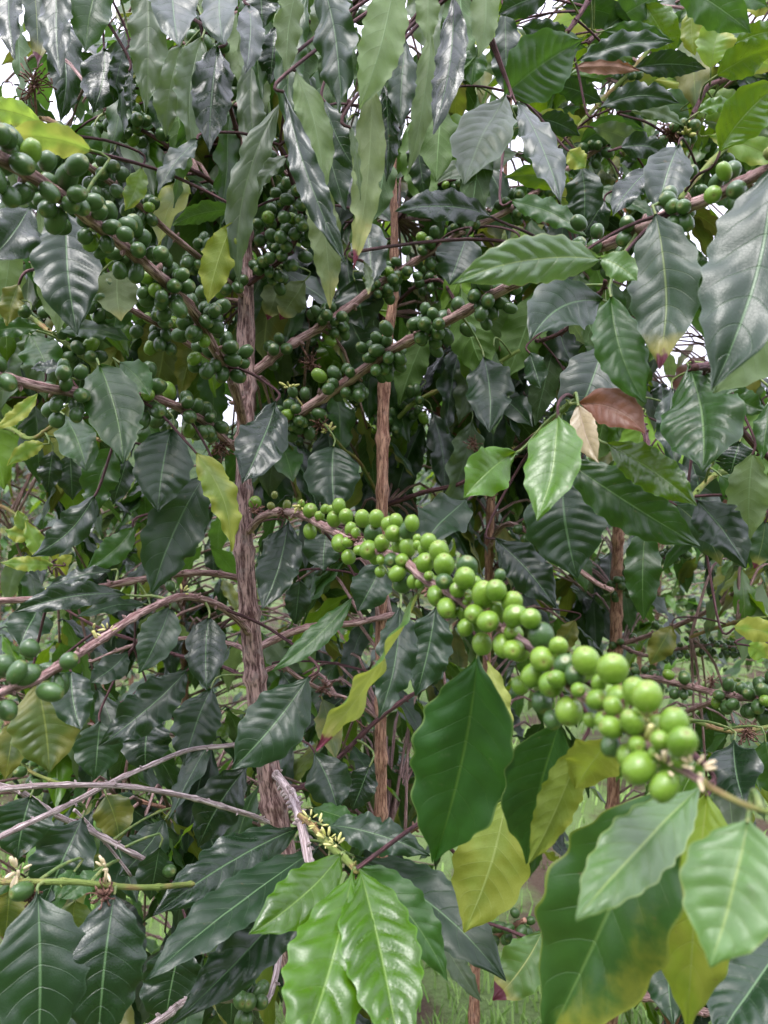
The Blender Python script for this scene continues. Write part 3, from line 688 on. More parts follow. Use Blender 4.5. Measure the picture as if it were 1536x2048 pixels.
 (1404,1570,1152,1842,128,8,14,.325,.265,'pg',dict(wave=.06,quilt=.13)), (1414,1585,1376,2062,168,6,12,.375,.36,'yl',dict(wave=.10,fold=.2)), (1496,1636,1420,1935,192,-6,8,.27,.25,'pg',dict(wave=.06)),
 (1585,1870,1430,2085,150,6,10,.48,.42,'dk',dict(quilt=.14)), (1335,1842,1346,2052,90,5,0,.56,.50,'dk'), (1085,1862,985,2000,90,-10,-10,.60,.57,'yt',dict(roll1=20)), (1290,1866,1266,1962,38,0,10,.62,.62,'ol'),
 (1468,1478,1492,1612,100,8,0,.66,.60,'dk'), (1530,1480,1560,1600,80,0,0,.7,.7,'md'), (1345,1250,1300,1330,50,0,0,1.0,1.0,'ol'), (1225,1470,1150,1575,100,0,160,.37,.39,'yl'),
 (1150,1240,1110,1320,40,0,0,1.1,1.1,'ol'), (890,1290,830,1380,60,0,0,.9,.9,'dk'), (560,1340,620,1420,60,0,0,.9,.9,'dk'),
 # lower left
 (78,1212,38,1292,84,0,4,.66,.62,'dk'), (255,1190,25,1226,54,16,20,.60,.56,'dk'), (290,1208,153,1234,36,8,40,.68,.63,'dk'), (340,1214,277,1346,76,-6,5,.60,.57,'dk',dict(wave=.06)), (418,1232,414,1382,80,5,0,.64,.61,'dk',dict(wave=.05)),
 (226,1140,88,1177,34,6,45,.68,.66,'dk'), (375,1340,196,1492,88,-8,12,.68,.63,'dk'), (73,1362,98,1545,128,-6,0,.62,.60,'ol',dict(wave=.06)), (142,1340,162,1462,78,6,0,.56,.53,'dk'), (257,1302,178,1366,58,-6,22,.72,.68,'dk'),
 (424,1374,368,1532,92,6,8,.72,.68,'dk'), (300,1425,292,1545,95,5,0,.86,.84,'dk'), (30,1440,10,1560,60,0,0,.7,.68,'ol'), (200,1440,190,1560,90,0,0,.78,.76,'dk'), 
 (75,1782,76,2110,176,-5,0,.47,.44,'dk',dict(wave=.06,quilt=.06)), (230,1782,196,2105,148,6,3,.48,.45,'dk',dict(wave=.08,quilt=.06)), (602,1654,306,1832,100,14,22,.60,.50,'dk',dict(quilt=.14)), (640,1690,290,1960,112,8,30,.58,.45,'dk',dict(wave=.06)),
 (648,1722,345,2048,112,-10,16,.60,.48,'dk',dict(quilt=.14)), (365,1880,330,2060,115,5,0,.62,.60,'dk'), (684,1706,498,1868,100,-14,14,.49,.43,'yg',dict(wave=.07)), (706,1738,592,2130,172,-12,6,.47,.37,'yg',dict(wave=.09,quilt=.17)),
 (720,1742,800,2130,152,-8,-8,.47,.375,'yg',dict(wave=.06,quilt=.15)), (714,1732,896,1965,92,-22,-8,.49,.46,'md'), (650,1650,860,1712,70,-12,-22,.58,.55,'dk'), (708,1712,1012,1962,118,-24,-20,.60,.50,'dk',dict(wave=.05)),
 (868,1852,964,2004,48,4,-30,.62,.58,'lt'), (628,1506,676,1624,88,-6,0,.68,.65,'dk'), (740,1530,704,1622,58,0,10,.76,.75,'dk'), (624,1616,732,1662,46,-6,-30,.62,.58,'md'),
 (62,1590,34,1718,112,4,4,.62,.60,'dk'), (166,1632,84,1812,120,0,4,.60,.57,'dk'), (212,1590,238,1684,74,-5,0,.76,.75,'ol'), (330,1637,238,1752,78,-8,14,.70,.66,'dk'), (497,1530,398,1694,92,10,10,.76,.74,'dk'),
 (150,1740,110,1800,40,0,0,.52,.5,'md'), (205,1740,120,1800,46,0,30,.52,.5,'md'), (20,1780,10,1880,80,0,0,.56,.56,'ol'), (150,1800,140,1900,70,0,0,.62,.62,'ol'), (320,1690,300,1800,70,0,0,.66,.66,'dk'),
 (540,1420,530,1500,70,0,0,.82,.82,'dk'), (560,1700,470,1760,60,0,0,.6,.6,'dk'), (470,1880,460,2060,100,0,10,.7,.7,'dk'), (560,1060,540,1150,60,0,0,.82,.82,'dk'), (600,1160,590,1250,50,0,0,.85,.85,'dk'),
]

NHERO = len(LV)
rg = random.Random(77)
for i in range(34):        # the rest of the curtain that hangs at the top, behind the leaves above
    x = rg.uniform(-10, 960) if i < 34 else rg.uniform(960, 1540)
    y = rg.choice((rg.uniform(-90, 60), rg.uniform(40, 260)))
    ln_ = rg.uniform(170, 290); r_ = rg.choice((rg.uniform(-40, 40), rg.uniform(140, 220)))
    dd = rg.uniform(.66, .95)
    LV.append((x, y, x + rg.uniform(-40, 40), y + ln_, rg.uniform(52, 84), rg.uniform(-22, 22), r_, dd, dd - .03, rg.choice(('dk', 'dk', 'dk', 'md', 'lt', 'lt', 'md')), dict(roll1=r_ + rg.uniform(-70, 70), wave=rg.uniform(.16, .28))))
for i in range(52):        # fresh leaves held level on the upright shoots at the upper right
    x, y = rg.uniform(980, 1540), rg.uniform(0, 430)
    ln_ = rg.uniform(110, 180); sg = rg.choice((-1, 1)); r_ = sg * rg.uniform(-45, 25)
    dd = rg.uniform(.86, 1.1)
    LV.append((x, y, x + sg * ln_, y + rg.uniform(-40, 70), ln_ * rg.uniform(.36, .48), -sg * rg.uniform(5, 22), r_, dd, dd - .03, rg.choice(('md', 'yg', 'dk', 'md', 'yg', 'li', 'lt')), dict(roll1=r_ + rg.uniform(-30, 30), wave=rg.uniform(.08, .18))))
for i in range(30):        # darker leaves behind the big ones at the right
    x, y = rg.uniform(1030, 1560), rg.uniform(400, 930)
    ln_ = rg.uniform(130, 200); r_ = rg.choice((rg.uniform(-35, 35), rg.uniform(150, 210)))
    dd = rg.uniform(.95, 1.12)
    LV.append((x, y, x + rg.uniform(-80, 80), y + ln_, ln_ * rg.uniform(.4, .5), rg.uniform(-14, 14), r_, dd, dd - .02, rg.choice(('dk', 'dk', 'md', 'md', 'ol', 'yg')), dict(roll1=r_ + rg.uniform(-30, 30))))
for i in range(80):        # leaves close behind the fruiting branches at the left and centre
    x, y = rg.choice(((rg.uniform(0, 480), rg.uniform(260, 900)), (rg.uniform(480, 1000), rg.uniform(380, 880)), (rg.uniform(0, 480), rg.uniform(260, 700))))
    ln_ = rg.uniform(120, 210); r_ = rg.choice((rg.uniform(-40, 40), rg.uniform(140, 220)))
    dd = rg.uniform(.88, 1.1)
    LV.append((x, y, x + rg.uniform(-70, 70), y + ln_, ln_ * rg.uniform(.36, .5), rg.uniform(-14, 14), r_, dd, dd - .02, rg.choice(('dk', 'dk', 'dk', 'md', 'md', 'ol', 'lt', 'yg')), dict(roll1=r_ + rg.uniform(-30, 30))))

def clear_stem(x, y, d, pad=0):          # leave the stems readable
    if 565 < y < 1720 and 725 - pad < x < 805 + pad and d < .92:
        return False
    if 850 < y < 1750 and 945 - pad < x < 1010 + pad and d < 1.1:
        return False
    if 560 < y < 860 and 465 - pad < x < 520 + pad and d < .82:
        return False
    return True
LV = [l for i, l in enumerate(LV) if i < NHERO or clear_stem((l[0] + l[2]) / 2, (l[1] + l[3]) / 2, l[7], 25)]

def nearest(p, keys=None, maxd=9):
    best = (9, None, None, None)
    for k, pl_ in PL.items():
        for o, P in pl_['br']:
            step = 3 if len(P) > 40 else 1
            for q in P[::step]:
                d = (q - p).length + 1.3 * max(0, p.z - q.z) + .5 * max(0, p.y - q.y - .05)
                if d < best[0]:
                    best = (d, k, o, q)
    return ((best[3] - p).length,) + best[1:]

def petiole(mb, q, p, T, r=0.0011, mi=1):
    L = (p - q).length
    m = p - T * min(L * .3, .011)
    P = [q.lerp(m, .0), q.lerp(m, .5) + (q.lerp(m, .5) - CAM).normalized() * min(.06, .4 * max(0, L - .05)) + Vector((0, 0, .06 * L)), m, p + T * .002]
    n = max(4, min(14, int(L / .006)))
    tube(mb, [cr(P, i / n) for i in range(n + 1)], [r * lerp(1.25, .8, i / n) for i in range(n + 1)], 5, mi, cap=False)

def leaf_name(k):
    return 'leaf'
LPARTS = []
for idx, L in enumerate(LV):
    x0, y0, x1, y1, wpx, bw, roll, d0, d1, kind = L[:10]
    ex = L[10] if len(L) > 10 else {}
    P0, P2 = at(x0, y0, d0), at(x1, y1, d1)
    dx, dy = x1 - x0, y1 - y0
    ln = math.hypot(dx, dy)
    bw = bw + 0.0
    mx, my = (x0 + x1) / 2 - dy / ln * bw * 1.9, (y0 + y1) / 2 + dx / ln * bw * 1.9
    P1 = at(mx, my, (d0 + d1) / 2 - ex.get('arch', .10) * ln / F * d0)
    dm = (d0 + d1) / 2
    W = wpx / F * dm * 1.06
    rg = random.Random(idx)
    mb = MB()
    big = wpx * ln > 14000
    r1 = ex.get('roll1', roll + rg.uniform(-12, 12))
    add_leaf(mb, P0, P1, P2, W, (roll, r1), ex.get('fold', rg.uniform(.16, .3)), ex.get('wave', rg.uniform(.14, .27)), ex.get('quilt', rg.uniform(.04, .10)),
             10 if big else 6, 64 if big else 36, seed=idx * 3 + 1, wf=3.1 * max(.7, min(1.4, ln / wpx / 2.4)), curl=rg.uniform(.05, .16))
    dist, key, bo, q = nearest(P0)
    T = (P1 - P0).normalized()
    petiole(mb, q, P0, T, .0011 if dist < .08 else .0013, 1 if dist < .06 else 2)
    LPARTS.append((wpx * ln, mb, kind, key, bo, P0))

LEAFCAP = 98
cnt = {}
extra = {}
LBL = {'bz': 'reddish bronze young leaf', 'bp': 'pale pinkish bronze leaf', 'yl': 'yellowing leaf', 'yt': 'yellowing leaf with a purple brown tip', 'dt': 'dark leaf with a yellow and brown tip',
       'yg': 'bright fresh green leaf', 'li': 'lime green leaf', 'ol': 'olive yellow leaf', 'hy': 'deep green leaf turning yellow', 'pg': 'pale green leaf', 'lp': 'greyish leaf with a yellow and purple tip'}
for area, mb, kind, key, bo, P0 in sorted(LPARTS, key=lambda a: -a[0]):
    cnt[key] = cnt.get(key, 0) + 1
    p = PL[key]
    if cnt[key] <= LEAFCAP:
        o = mb.build('leaf', [M[kind], M['peti'], M['dtwig']], bo, origin=P0, loc=P0 - p['foot'])
        if kind in LBL:
            o['label'] = LBL[kind]
    else:
        extra.setdefault(key, []).append((mb, kind))

def join_into(dst, src, slot, slot2=None):
    b = len(dst.v)
    dst.v += src.v
    dst.f += [tuple(i + b for i in f) for f in src.f]
    dst.uv += src.uv; dst.rn += src.rn
    dst.mi += [slot if m == 0 else (slot2 if m == 1 else slot2 + 1) if slot2 is not None else slot for m in src.mi]

# ---------------------------------------------------------------- fruit
def fruit_mesh(name, mat, elong, seg=20, rings=14, pinch=0.0):
    """a coffee fruit: long axis +Z, blossom scar (a small ringed navel) at the top, stalk at the bottom"""
    me = bpy.data.meshes.new(name)
    v, f, uvs = [], [], []
    for i in range(rings + 1):
        t = i / rings
        th = math.pi * t
        z = -math.cos(th)
        r = math.sin(th) ** 0.92
        if z > .93:
            z = .93 + (z - .93) * .2
        if i == rings:
            z = .895
        for j in range(seg):
            a = 2 * math.pi * j / seg
            k = 1 - pinch * abs(math.cos(a)) ** 12 * r
            v.append((r * math.cos(a) * k, r * math.sin(a) * .94 * k, z * elong))
            uvs.append((j / seg, t))
    me.from_pydata(v, [], [(i * seg + j, i * seg + (j + 1) % seg, (i + 1) * seg + (j + 1) % seg, (i + 1) * seg + j) for i in range(rings) for j in range(seg)])
    u = me.uv_layers.new(name='UV')
    for lp in me.loops:
        u.data[lp.index].uv = uvs[lp.vertex_index]
    me.polygons.foreach_set('use_smooth', [True] * len(me.polygons))
    me.materials.append(M[mat])
    me.update()
    return me
FM = {('cb', e): fruit_mesh('coffee_cherry', 'cb', e, pinch=p_) for e, p_ in ((1.06, 0), (1.18, .03), (1.32, .02))}
FM.update({('cd', e): fruit_mesh('coffee_cherry', 'cd', e, pinch=p_) for e, p_ in ((1.06, 0), (1.18, .03), (1.32, .02))})

CH = {}      # plant key -> list of (size on picture, branch object, centre, axis, radius, kind, elong)
def add_cherry(key, bo, c, axis, r, kind, el):
    CH.setdefault(key, []).append((r / max(.1, c.y), bo, c, axis, r, kind, el))

def cluster(bkey, x, y, n, r=0.0062, spread=1.0, kind=None, seed=0, down=.25, rel=None):
    """a bunch of fruit seated round a node of a branch"""
    P = B[bkey]
    key, bo = None, None
    for k, p in PL.items():
        for o, Q in p['br']:
            if Q is P:
                key, bo = k, o
    def scr(q):
        return (768 + q.x / q.y * F - x) ** 2 + (1024 - (q.z - CAMZ) / q.y * F - y) ** 2
    i = min(range(1, len(P) - 1), key=lambda i: scr(P[i]))
    q = P[i]; T = (P[i + 1] - P[i - 1]).normalized()
    rg = random.Random(int(x * 7 + y * 13 + seed))
    got = []
    tries = 0
    A = T.cross(Vector((0, 0, 1))).normalized(); Bv = T.cross(A)
    while len(got) < n and tries < n * 60:
        tries += 1
        th = rg.uniform(0, 2 * math.pi)
        out = A * math.cos(th) + Bv * math.sin(th)
        out = (out + T * rg.uniform(-.55, .55) + Vector((0, 0, -down)) + Vector((0, -.25, 0))).normalized()
        lay = 1 if rg.random() < .6 or len(got) < 5 else rg.uniform(1.6, 2.3)
        rr = r * rg.uniform(.82, 1.1)
        c = q + T * rg.gauss(0, .0056 * spread) + out * (rr * 1.25 * lay + .0042 + rg.uniform(0, .002))
        if any((c - g[0]).length < (rr + g[1]) * .86 for g in got):
            continue
        got.append((c, rr))
        ax = (out + Vector((rg.uniform(-.3, .3), rg.uniform(-.3, .3), rg.uniform(-.3, .3)))).normalized()
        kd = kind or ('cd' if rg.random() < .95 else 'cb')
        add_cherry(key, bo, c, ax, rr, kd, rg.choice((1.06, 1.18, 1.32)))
    return q

CL = [
 ('g', 5,312,6,.92), ('g', 62,345,7,.95), ('g',140,392,12,1.0), ('g', 212,440,11,.95), ('g', 275,505,9,1.0), ('g', 335,565,17,.95), ('g',405,645,15), ('g', 442,715,15),
 ('i', 110,290,3), ('i', 205,345,9), ('i', 295,415,10), ('i', 410,480,14), ('i',455,560,6),
 ('i2', 235,240,7), ('i2', 262,262,7), ('i2', 350,310,5), ('i2',300,270,5),
 ('h', 0,745,5,.85), ('h', 135,785,12,.88), ('h', 300,800,9), ('h', 375,815,10), ('h', 395,865,9), ('h2', 215,590,8), ('h2', 330,650,14), ('h3', 60,640,3), ('h3', 135,690,4), ('h3',180,715,5), ('h3', 10,620,4), ('h3',0,640,4),
 ('j', 560,705,5), ('j', 655,645,15), ('j', 760,570,13), ('j', 800,540,8), ('j', 865,500,13), ('j', 935,465,11), ('j', 1030,415,10), ('j', 1085,375,9), ('j', 1130,340,6), ('j', 1190,300,9),
 ('k', 597,835,15), ('k', 680,770,12), ('k', 772,710,16), ('k', 870,655,16), ('k', 975,600,13), ('k',1120,530,5,.9), ('k', 1185,500,7,.84), ('k', 1255,462,5,.82), ('k', 1350,424,5,.82), ('k', 1385,405,3,.82), ('k', 1460,378,5,.82),
 ('u6', 560,500,9), ('u6', 590,460,9), ('u6', 595,410,9), ('u6', 570,330,6), ('u5', 560,430,9), ('u5', 590,380,9), ('u5', 540,465,9), ('u5', 640,290,5), ('u6', 530,530,8), ('u3', 620,75,4), ('u3', 700,15,3,1.2), ('u3', 690,25,3), ('u4', 420,70,6), ('u4', 400,20,4), ('u4',450,180,4),
 ('u2', 620,-110,4), ('u2', 735,-90,4),
 ('l', 115,1328,5,.84), ('l', 18,1380,5,.86), ('l', -10,1388,2,.86), ('m',330,1155,2,.8),
 ('b6', 640,860,7), ('b6', 700,845,7), ('b6', 590,880,7), ('b7', 620,700,12), ('b7', 560,700,12), ('b7', 580,690,9), ('b7', 690,710,8), ('b5', 860,565,7), ('b8', 850,385,8), ('b8', 930,350,8), ('b8', 960,345,7), ('b8', 885,365,6), ('b3', 830,810,6), ('b3', 780,850,6),
 ('c1', 1050,1062,5), ('c1', 1080,1080,3), ('c6', 1015,240,3),
 ('d1', 1250,1285,3), ('d1', 1320,1262,3), ('d2', 1270,1348,6), ('d2', 1290,1350,5), ('d2', 1365,1368,5,1.15), ('d2', 1450,1388,6,1.15), ('d2', 1500,1396,7,1.2), ('d2', 1530,1400,8,1.25),
 ('d5', 1240,1175,6), ('d5', 1260,1165,7), ('d5', 1340,1110,7), ('d5', 1365,1095,5), ('d6', 1350,1300,9,.6), ('d6', 1385,1296,10,.6), ('d6', 1415,1290,10,.6), ('d6', 1445,1292,9,.6), ('d6', 1480,1296,8,.6), ('d6', 1505,1299,6,.6), ('d6',1325,1302,7,.6),
 ('ga', 1460,285,3), ('ga', 1390,365,4), ('gc', 1256,150,3), ('gb', 1372,262,4), ('gb', 1352,285,3), ('gl', 1080,1880,4), ('gl', 1200,1992,4), ('gl', 990,1990,4), ('gk', 1480,1835,4), ('c3', 1000,1870,4), ('c3', 1020,1860,4), ('c3',1045,1845,4),
 ('hz', 60,1545,4), ('hz', 85,1550,3), ('t', 505,1990,4), ('t', 480,2000,4), ('r', 73,1768,1,.9), ('n3', 335,1738,2,.9), ('gd', 1221,40,3), 
]
for c in CL:
    cluster(c[0], c[1], c[2], int(c[3] * 1.2 + .5), .0062 * (c[4] if len(c) > 4 else 1.0))

# the long branch: every fruit set where it grows
FX = [(510,1005,13),(542,1012,8),(574,1010,9),(602,1008,8),(549,990,7),(620,1021,15),(639,1032,10),(650,1018,9),(662,1020,9),(678,1012,14),(668,1038,15),(692,1033,15),(620,1063,14),
 (725,1037,16),(753,1037,16),(679,1086,17),(697,1114,15),(746,1067,19),(778,1049,16),(792,1042,15),(786,1067,17),(815,1060,17),(824,1046,15),(737,1100,20),(764,1086,16),(762,1119,10),(760,1144,11),
 (783,1120,15),(799,1091,16),(815,1095,17),(804,1120,14),(834,1078,9),(834,1091,9),(857,1084,17),(846,1099,11),(806,1165,19),(850,1126,20),(878,1104,21),(888,1130,21),(857,1152,10),(840,1166,10),(888,1163,18),(872,1192,20),
 (934,1132,21),(930,1156,21),(950,1167,15),(966,1188,24),(992,1181,21),(938,1195,8),(934,1204,9),(904,1222,14),(893,1216,20),(948,1227,20),(931,1255,17),(976,1243,23),(994,1220,15),(1024,1204,22),(1027,1232,22),(964,1288,22),(1006,1292,21),(1031,1299,20),
 (1033,1231,22),(1061,1237,21),(1082,1271,26),(1024,1300,19),(1038,1301,22),(1022,1265,15),(1084,1318,26),(1117,1292,18),(1130,1330,23),(1172,1322,28),(1225,1338,31),(1040,1371,18),(1061,1350,13),(1102,1369,25),(1156,1380,15),(1198,1366,16),
 (1084,1404,23),(1138,1422,29),(1195,1399,22),(1235,1396,24),(1272,1385,27),(1294,1393,31),(1256,1425,11),(1348,1447,29),(1364,1484,29),(1320,1480,20),(1274,1489,18),(1260,1513,25),(1221,1492,20),(1309,1505,13),(1358,1520,17),(1150,1350,22),(1205,1440,16),(1180,1440,14),(1000,1150,12),(915,1180,16),(1105,1440,18)]
bF = [o for o, P in PL['A']['br'] if P is B['f']][0]
rg = random.Random(5)
placed = []
for i, (x, y, r) in enumerate(FX):
    P = B['f']
    q = min(P, key=lambda q: abs(768 + q.x / q.y * F - x) + .7 * abs(1024 - (q.z - CAMZ) / q.y * F - y))
    best = None
    for k in range(24):
        dd = q.y + rg.uniform(-.018, .003)
        c = at(x, y, dd)
        rr = r / F * dd * 1.02
        gap = (c - q).length - rr * 1.05 - .001
        ov = sum(max(0, (rr + p[1]) * .92 - (c - p[0]).length) for p in placed)
        s = ov * 4 + max(0, -gap) * 2 + max(0, gap - .006) * .8
        if best is None or s < best[0]:
            best = (s, c, rr)
    _, c, rr = best
    placed.append((c, rr))
    out = (c - q)
    ax = (out.normalized() + Vector((rg.uniform(-.35, .35), rg.uniform(-.7, .0), rg.uniform(-.35, .35)))).normalized()
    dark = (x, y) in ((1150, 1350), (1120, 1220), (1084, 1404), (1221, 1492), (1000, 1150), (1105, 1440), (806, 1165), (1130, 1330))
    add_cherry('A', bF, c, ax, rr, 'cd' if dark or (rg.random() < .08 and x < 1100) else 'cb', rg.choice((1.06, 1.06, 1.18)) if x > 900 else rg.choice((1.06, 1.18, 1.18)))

# smaller fruit packed between and behind them, hiding the stem
P = B['f']
for k in range(len(P)):
    q = P[k]
    sx = 768 + q.x / q.y * F
    if not 690 < sx < 1370 or k % 2:
        continue
    for _ in range(3):
        T = (P[min(k + 1, len(P) - 1)] - P[k - 1]).normalized()
        o_ = Vector((rg.gauss(0, 1), rg.gauss(0, 1), rg.gauss(0, 1))); o_ = (o_ - T * o_.dot(T)).normalized()
        rr = rg.uniform(.0036, .0054)
        c = q + o_ * (rr * 1.1 + .003)
        if any((c - p[0]).length < (rr + p[1]) * .88 for p in placed):
            continue
        placed.append((c, rr))
        add_cherry('A', bF, c, o_, rr, 'cb', 1.18)

def set_fruit(o, c, ax, r, el, foot, rg):
    o.location = c - foot
    qt = ax.to_track_quat('Z', 'Y')
    o.rotation_mode = 'QUATERNION'
    from mathutils import Quaternion
    o.rotation_quaternion = qt @ Quaternion((0, 0, 1), rg.uniform(0, 6.28))
    o.scale = (r * rg.uniform(.93, 1.05), r * rg.uniform(.93, 1.05), r * rg.uniform(.95, 1.05))

from mathutils import Quaternion
rg = random.Random(11)
for key, lst in CH.items():
    p = PL[key]
    lst.sort(key=lambda a: -a[0])
    for i, (_, bo, c, ax, r, kind, el) in enumerate(lst[:99]):
        o = bpy.data.objects.new('coffee_cherry', FM[(kind, el)])
        col.objects.link(o)
        o.parent = bo
        set_fruit(o, c, ax, r, el, p['foot'], rg)
    rest = lst[99:]
    if rest:
        mb = MB()
        for (_, bo, c, ax, r, kind, el) in rest:
            me = FM[(kind, el)]
            qt = ax.to_track_quat('Z', 'Y') @ Quaternion((0, 0, 1), rg.uniform(0, 6.28))
            b = len(mb.v)
            mb.v += [c + qt @ (v.co * r) for v in me.vertices]
            ul = me.uv_layers['UV'].data
            for pg in me.polygons:
                mb.quad(tuple(b + j for j in pg.vertices), [tuple(ul[k].uv) for k in pg.loop_indices], (0, 0), 0 if kind == 'cd' else 1)
        mb.build('coffee_cherries', [M['cd'], M['cb']], p['root'], origin=p['foot'], kind='stuff')

# fruit stalks of the long branch and dried flower remains
def tuft(key, bkey, x, y, kind, size=.012, n=26, dz=0.0):
    P = B[bkey]
    q = min(P, key=lambda q: (768 + q.x / q.y * F - x) ** 2 + (1024 - (q.z - CAMZ) / q.y * F - y) ** 2)
    c = at(x, y, q.y - .004)
    if (c - q).length > .03:
        c = q + (c - q).normalized() * .03
    bo = [o for o, Q in PL[key]['br'] if Q is P][0]
    rg = random.Random(x * 3 + y)
    mb = MB()
    if (c - q).length > .006:
        tube(mb, [q, q.lerp(c, .5), c], .0011, 5)
    for i in range(n):
        d = Vector((rg.gauss(0, 1), rg.gauss(0, 1), rg.gauss(0, 1))).normalized()
        L = size * rg.uniform(.5, 1.1)
        if kind == 'dry':
            pts = [c + d * .001]
            for k in range(4):
                d = (d + Vector((rg.gauss(0, .45), rg.gauss(0, .45), rg.gauss(0, .45)))).normalized()
                pts.append(pts[-1] + d * L / 4)
            tube(mb, pts, [.0006, .0006, .0005, .0005, .0008], 4)
        else:                 # closed buds: small spindles
            d = (d + Vector((0, -.2, .5))).normalized()
            s = c + d * .003
            tube(mb, [s, s + d * L * .25, s + d * L * .6, s + d * L * .9, s + d * L], [.0005 * L / .008, .0011 * L / .008, .0013 * L / .008, .0009 * L / .008, .0002], 7)
    mb.build({'dry': 'dried_flower', 'bud': 'flower_bud', 'cream': 'flower'}[kind], M[kind], bo, origin=PL[key]['foot'])
for a in [('A','j',640,760,'dry',.013,34), ('A','k',640,850,'dry',.012,30), ('B','b2',655,865,'bud',.010,9), ('A','k',578,775,'bud',.009,7), ('C','c5',960,680,'dry',.014,40), ('B','b1',915,850,'dry',.012,30),
          ('B','b1',985,1000,'dry',.011,26), ('G','gj',1492,1465,'dry',.014,46), ('A','h',440,895,'dry',.014,44), ('A','f',510,1022,'dry',.010,24), ('A','f',568,1025,'dry',.008,20), ('A','f',715,1082,'dry',.008,20),
          ('A','f',600,1012,'bud',.008,6), ('A','p2',620,1640,'bud',.006,6), ('A','p2',636,1652,'bud',.0065,7), ('A','p2',655,1680,'bud',.0065,9), ('A','p2',672,1692,'bud',.006,9), ('A','l',365,1186,'bud',.007,4), ('A','l',215,1265,'bud',.006,4),
          ('A','l',186,1262,'bud',.006,3), ('H','r',36,1742,'cream',.009,6), ('H','r',213,1738,'cream',.008,6), ('H','r',62,1790,'dry',.009,24), ('H','r',210,1790,'dry',.010,34), ('A','f',1390,1540,'cream',.0042,14), ('A','f',1330,1535,'cream',.005,9),
          ('A','f',1305,1450,'bud',.007,10), ('A','f',1250,1440,'dry',.008,20), ('A','u1',70,-60,'dry',.01,10), ('H','hw',68,170,'dry',.02,40), ('A','i2',225,220,'dry',.014,40), ('A','u4',390,95,'dry',.014,30), ('A','u3',545,55,'dry',.016,44),
          ('D','d4',1245,740,'bud',.010,12), ('D','d4',1258,780,'bud',.010,10), ('D','d4',1270,830,'bud',.010,10), ('G','gb',1340,265,'dry',.016,40), ('G','gb',1372,270,'bud',.014,16), ('A','q',640,1370,'dry',.012,30), ('A','o2',650,1375,'dry',.012,30),
          ('D','d2',1425,1360,'dry',.011,26), ('C','c1',1015,1165,'dry',.011,26), ('A','m',100,1195,'bud',.006,7), ('G','gh',1440,1130,'dry',.01,10), ('A','f',862,1180,'dry',.006,14), ('A','f',910,1190,'bud',.006,4), ('D','d2',1225,1310,'dry',.008,14)]:
    tuft(*a)

# ---------------------------------------------------------------- filling foliage of each plant: leaves hanging in pairs from their own twigs
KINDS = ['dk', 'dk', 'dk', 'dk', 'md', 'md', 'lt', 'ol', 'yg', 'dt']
def filler(key, n, boxes, seed, dens_leaf=(.07, .12), wts=(44, 20, 8, 9, 6, 3, 1.2)):
    rg = random.Random(seed)
    p = PL[key]
    kinds = ['dk', 'md', 'lt', 'ol', 'yg', 'yl', 'bz']
    mb = MB()
    for _ in range(n):
        x0, y0, x1, y1, da, db = rg.choices(boxes, [b[6] for b in boxes])[0][:6]
        px, py, d = rg.uniform(x0, x1), rg.uniform(y0, y1), rg.uniform(da, db)
        if not clear_stem(px, py, d, 20):
            continue
        c = at(px, py, d)
        # a twig with three pairs of leaves
        near = min((P for o, P in p['br']), key=lambda P: min((q - c).length for q in P[::4]))
        q = min(near[::2], key=lambda q: (q - c).length)
        dirv = (c - q)
        Lq = dirv.length
        dirv = dirv.normalized() if Lq > 1e-3 else Vector((1, 0, 0))
        tp = [q, q.lerp(c, .5) + Vector((0, 0, .02 + .1 * Lq)), c]
        m = 6
        tube(mb, [cr(tp, i / m) for i in range(m + 1)], [lerp(.0022, .0014, i / m) for i in range(m + 1)], 6, 7)
        for k in range(rg.randint(2, 4)):
            base = c - dirv * .035 * (k // 2) if Lq > .05 else c
            out = Vector((rg.uniform(-1, 1), rg.uniform(-1, 1), 0)).normalized()
            L = rg.uniform(*dens_leaf)
            T = (out * rg.uniform(.2, .8) + Vector((0, 0, -1)) * rg.uniform(.3, 1.1)).normalized()
            P0 = base + out * .008
            P2 = P0 + T * L
            P1 = P0 + (T + out * .35).normalized() * L * .5
            kd = rg.choices(range(7), wts)[0]
            sub = MB()
            add_leaf(sub, P0, P1, P2, L * rg.uniform(.32, .42), (rg.uniform(-50, 50), rg.uniform(-50, 50)), .22, .16, .1, 3, 16, seed=rg.randint(0, 99999), toward=P0 + out + Vector((0, 0, .8)))
            petiole(sub, base, P0, T, .001, 0)
            join_into(mb, sub, kd)
    mb.build('foliage', [M[k] for k in kinds] + [M['twig']], p['root'], origin=p['foot'], kind='stuff')
    # the extra picture leaves past the cap
    for e in extra.get(key, []):
        pass

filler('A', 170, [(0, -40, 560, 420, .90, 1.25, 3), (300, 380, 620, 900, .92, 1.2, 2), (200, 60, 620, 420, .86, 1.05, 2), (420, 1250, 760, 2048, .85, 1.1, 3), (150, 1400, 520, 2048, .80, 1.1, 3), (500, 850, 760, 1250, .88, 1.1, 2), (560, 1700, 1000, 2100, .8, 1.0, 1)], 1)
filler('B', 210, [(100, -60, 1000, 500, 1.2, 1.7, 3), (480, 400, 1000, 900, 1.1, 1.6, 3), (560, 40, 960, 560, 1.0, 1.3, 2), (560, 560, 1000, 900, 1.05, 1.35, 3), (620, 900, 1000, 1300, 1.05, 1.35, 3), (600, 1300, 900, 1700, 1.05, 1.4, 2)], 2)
filler('C', 120, [(850, 900, 1250, 1700, 1.3, 1.8, 2), (880, 900, 1200, 1300, 1.15, 1.4, 2), (900, 380, 1200, 900, 1.1, 1.4, 3), (900, 1300, 1150, 1700, 1.15, 1.5, 1)], 3)
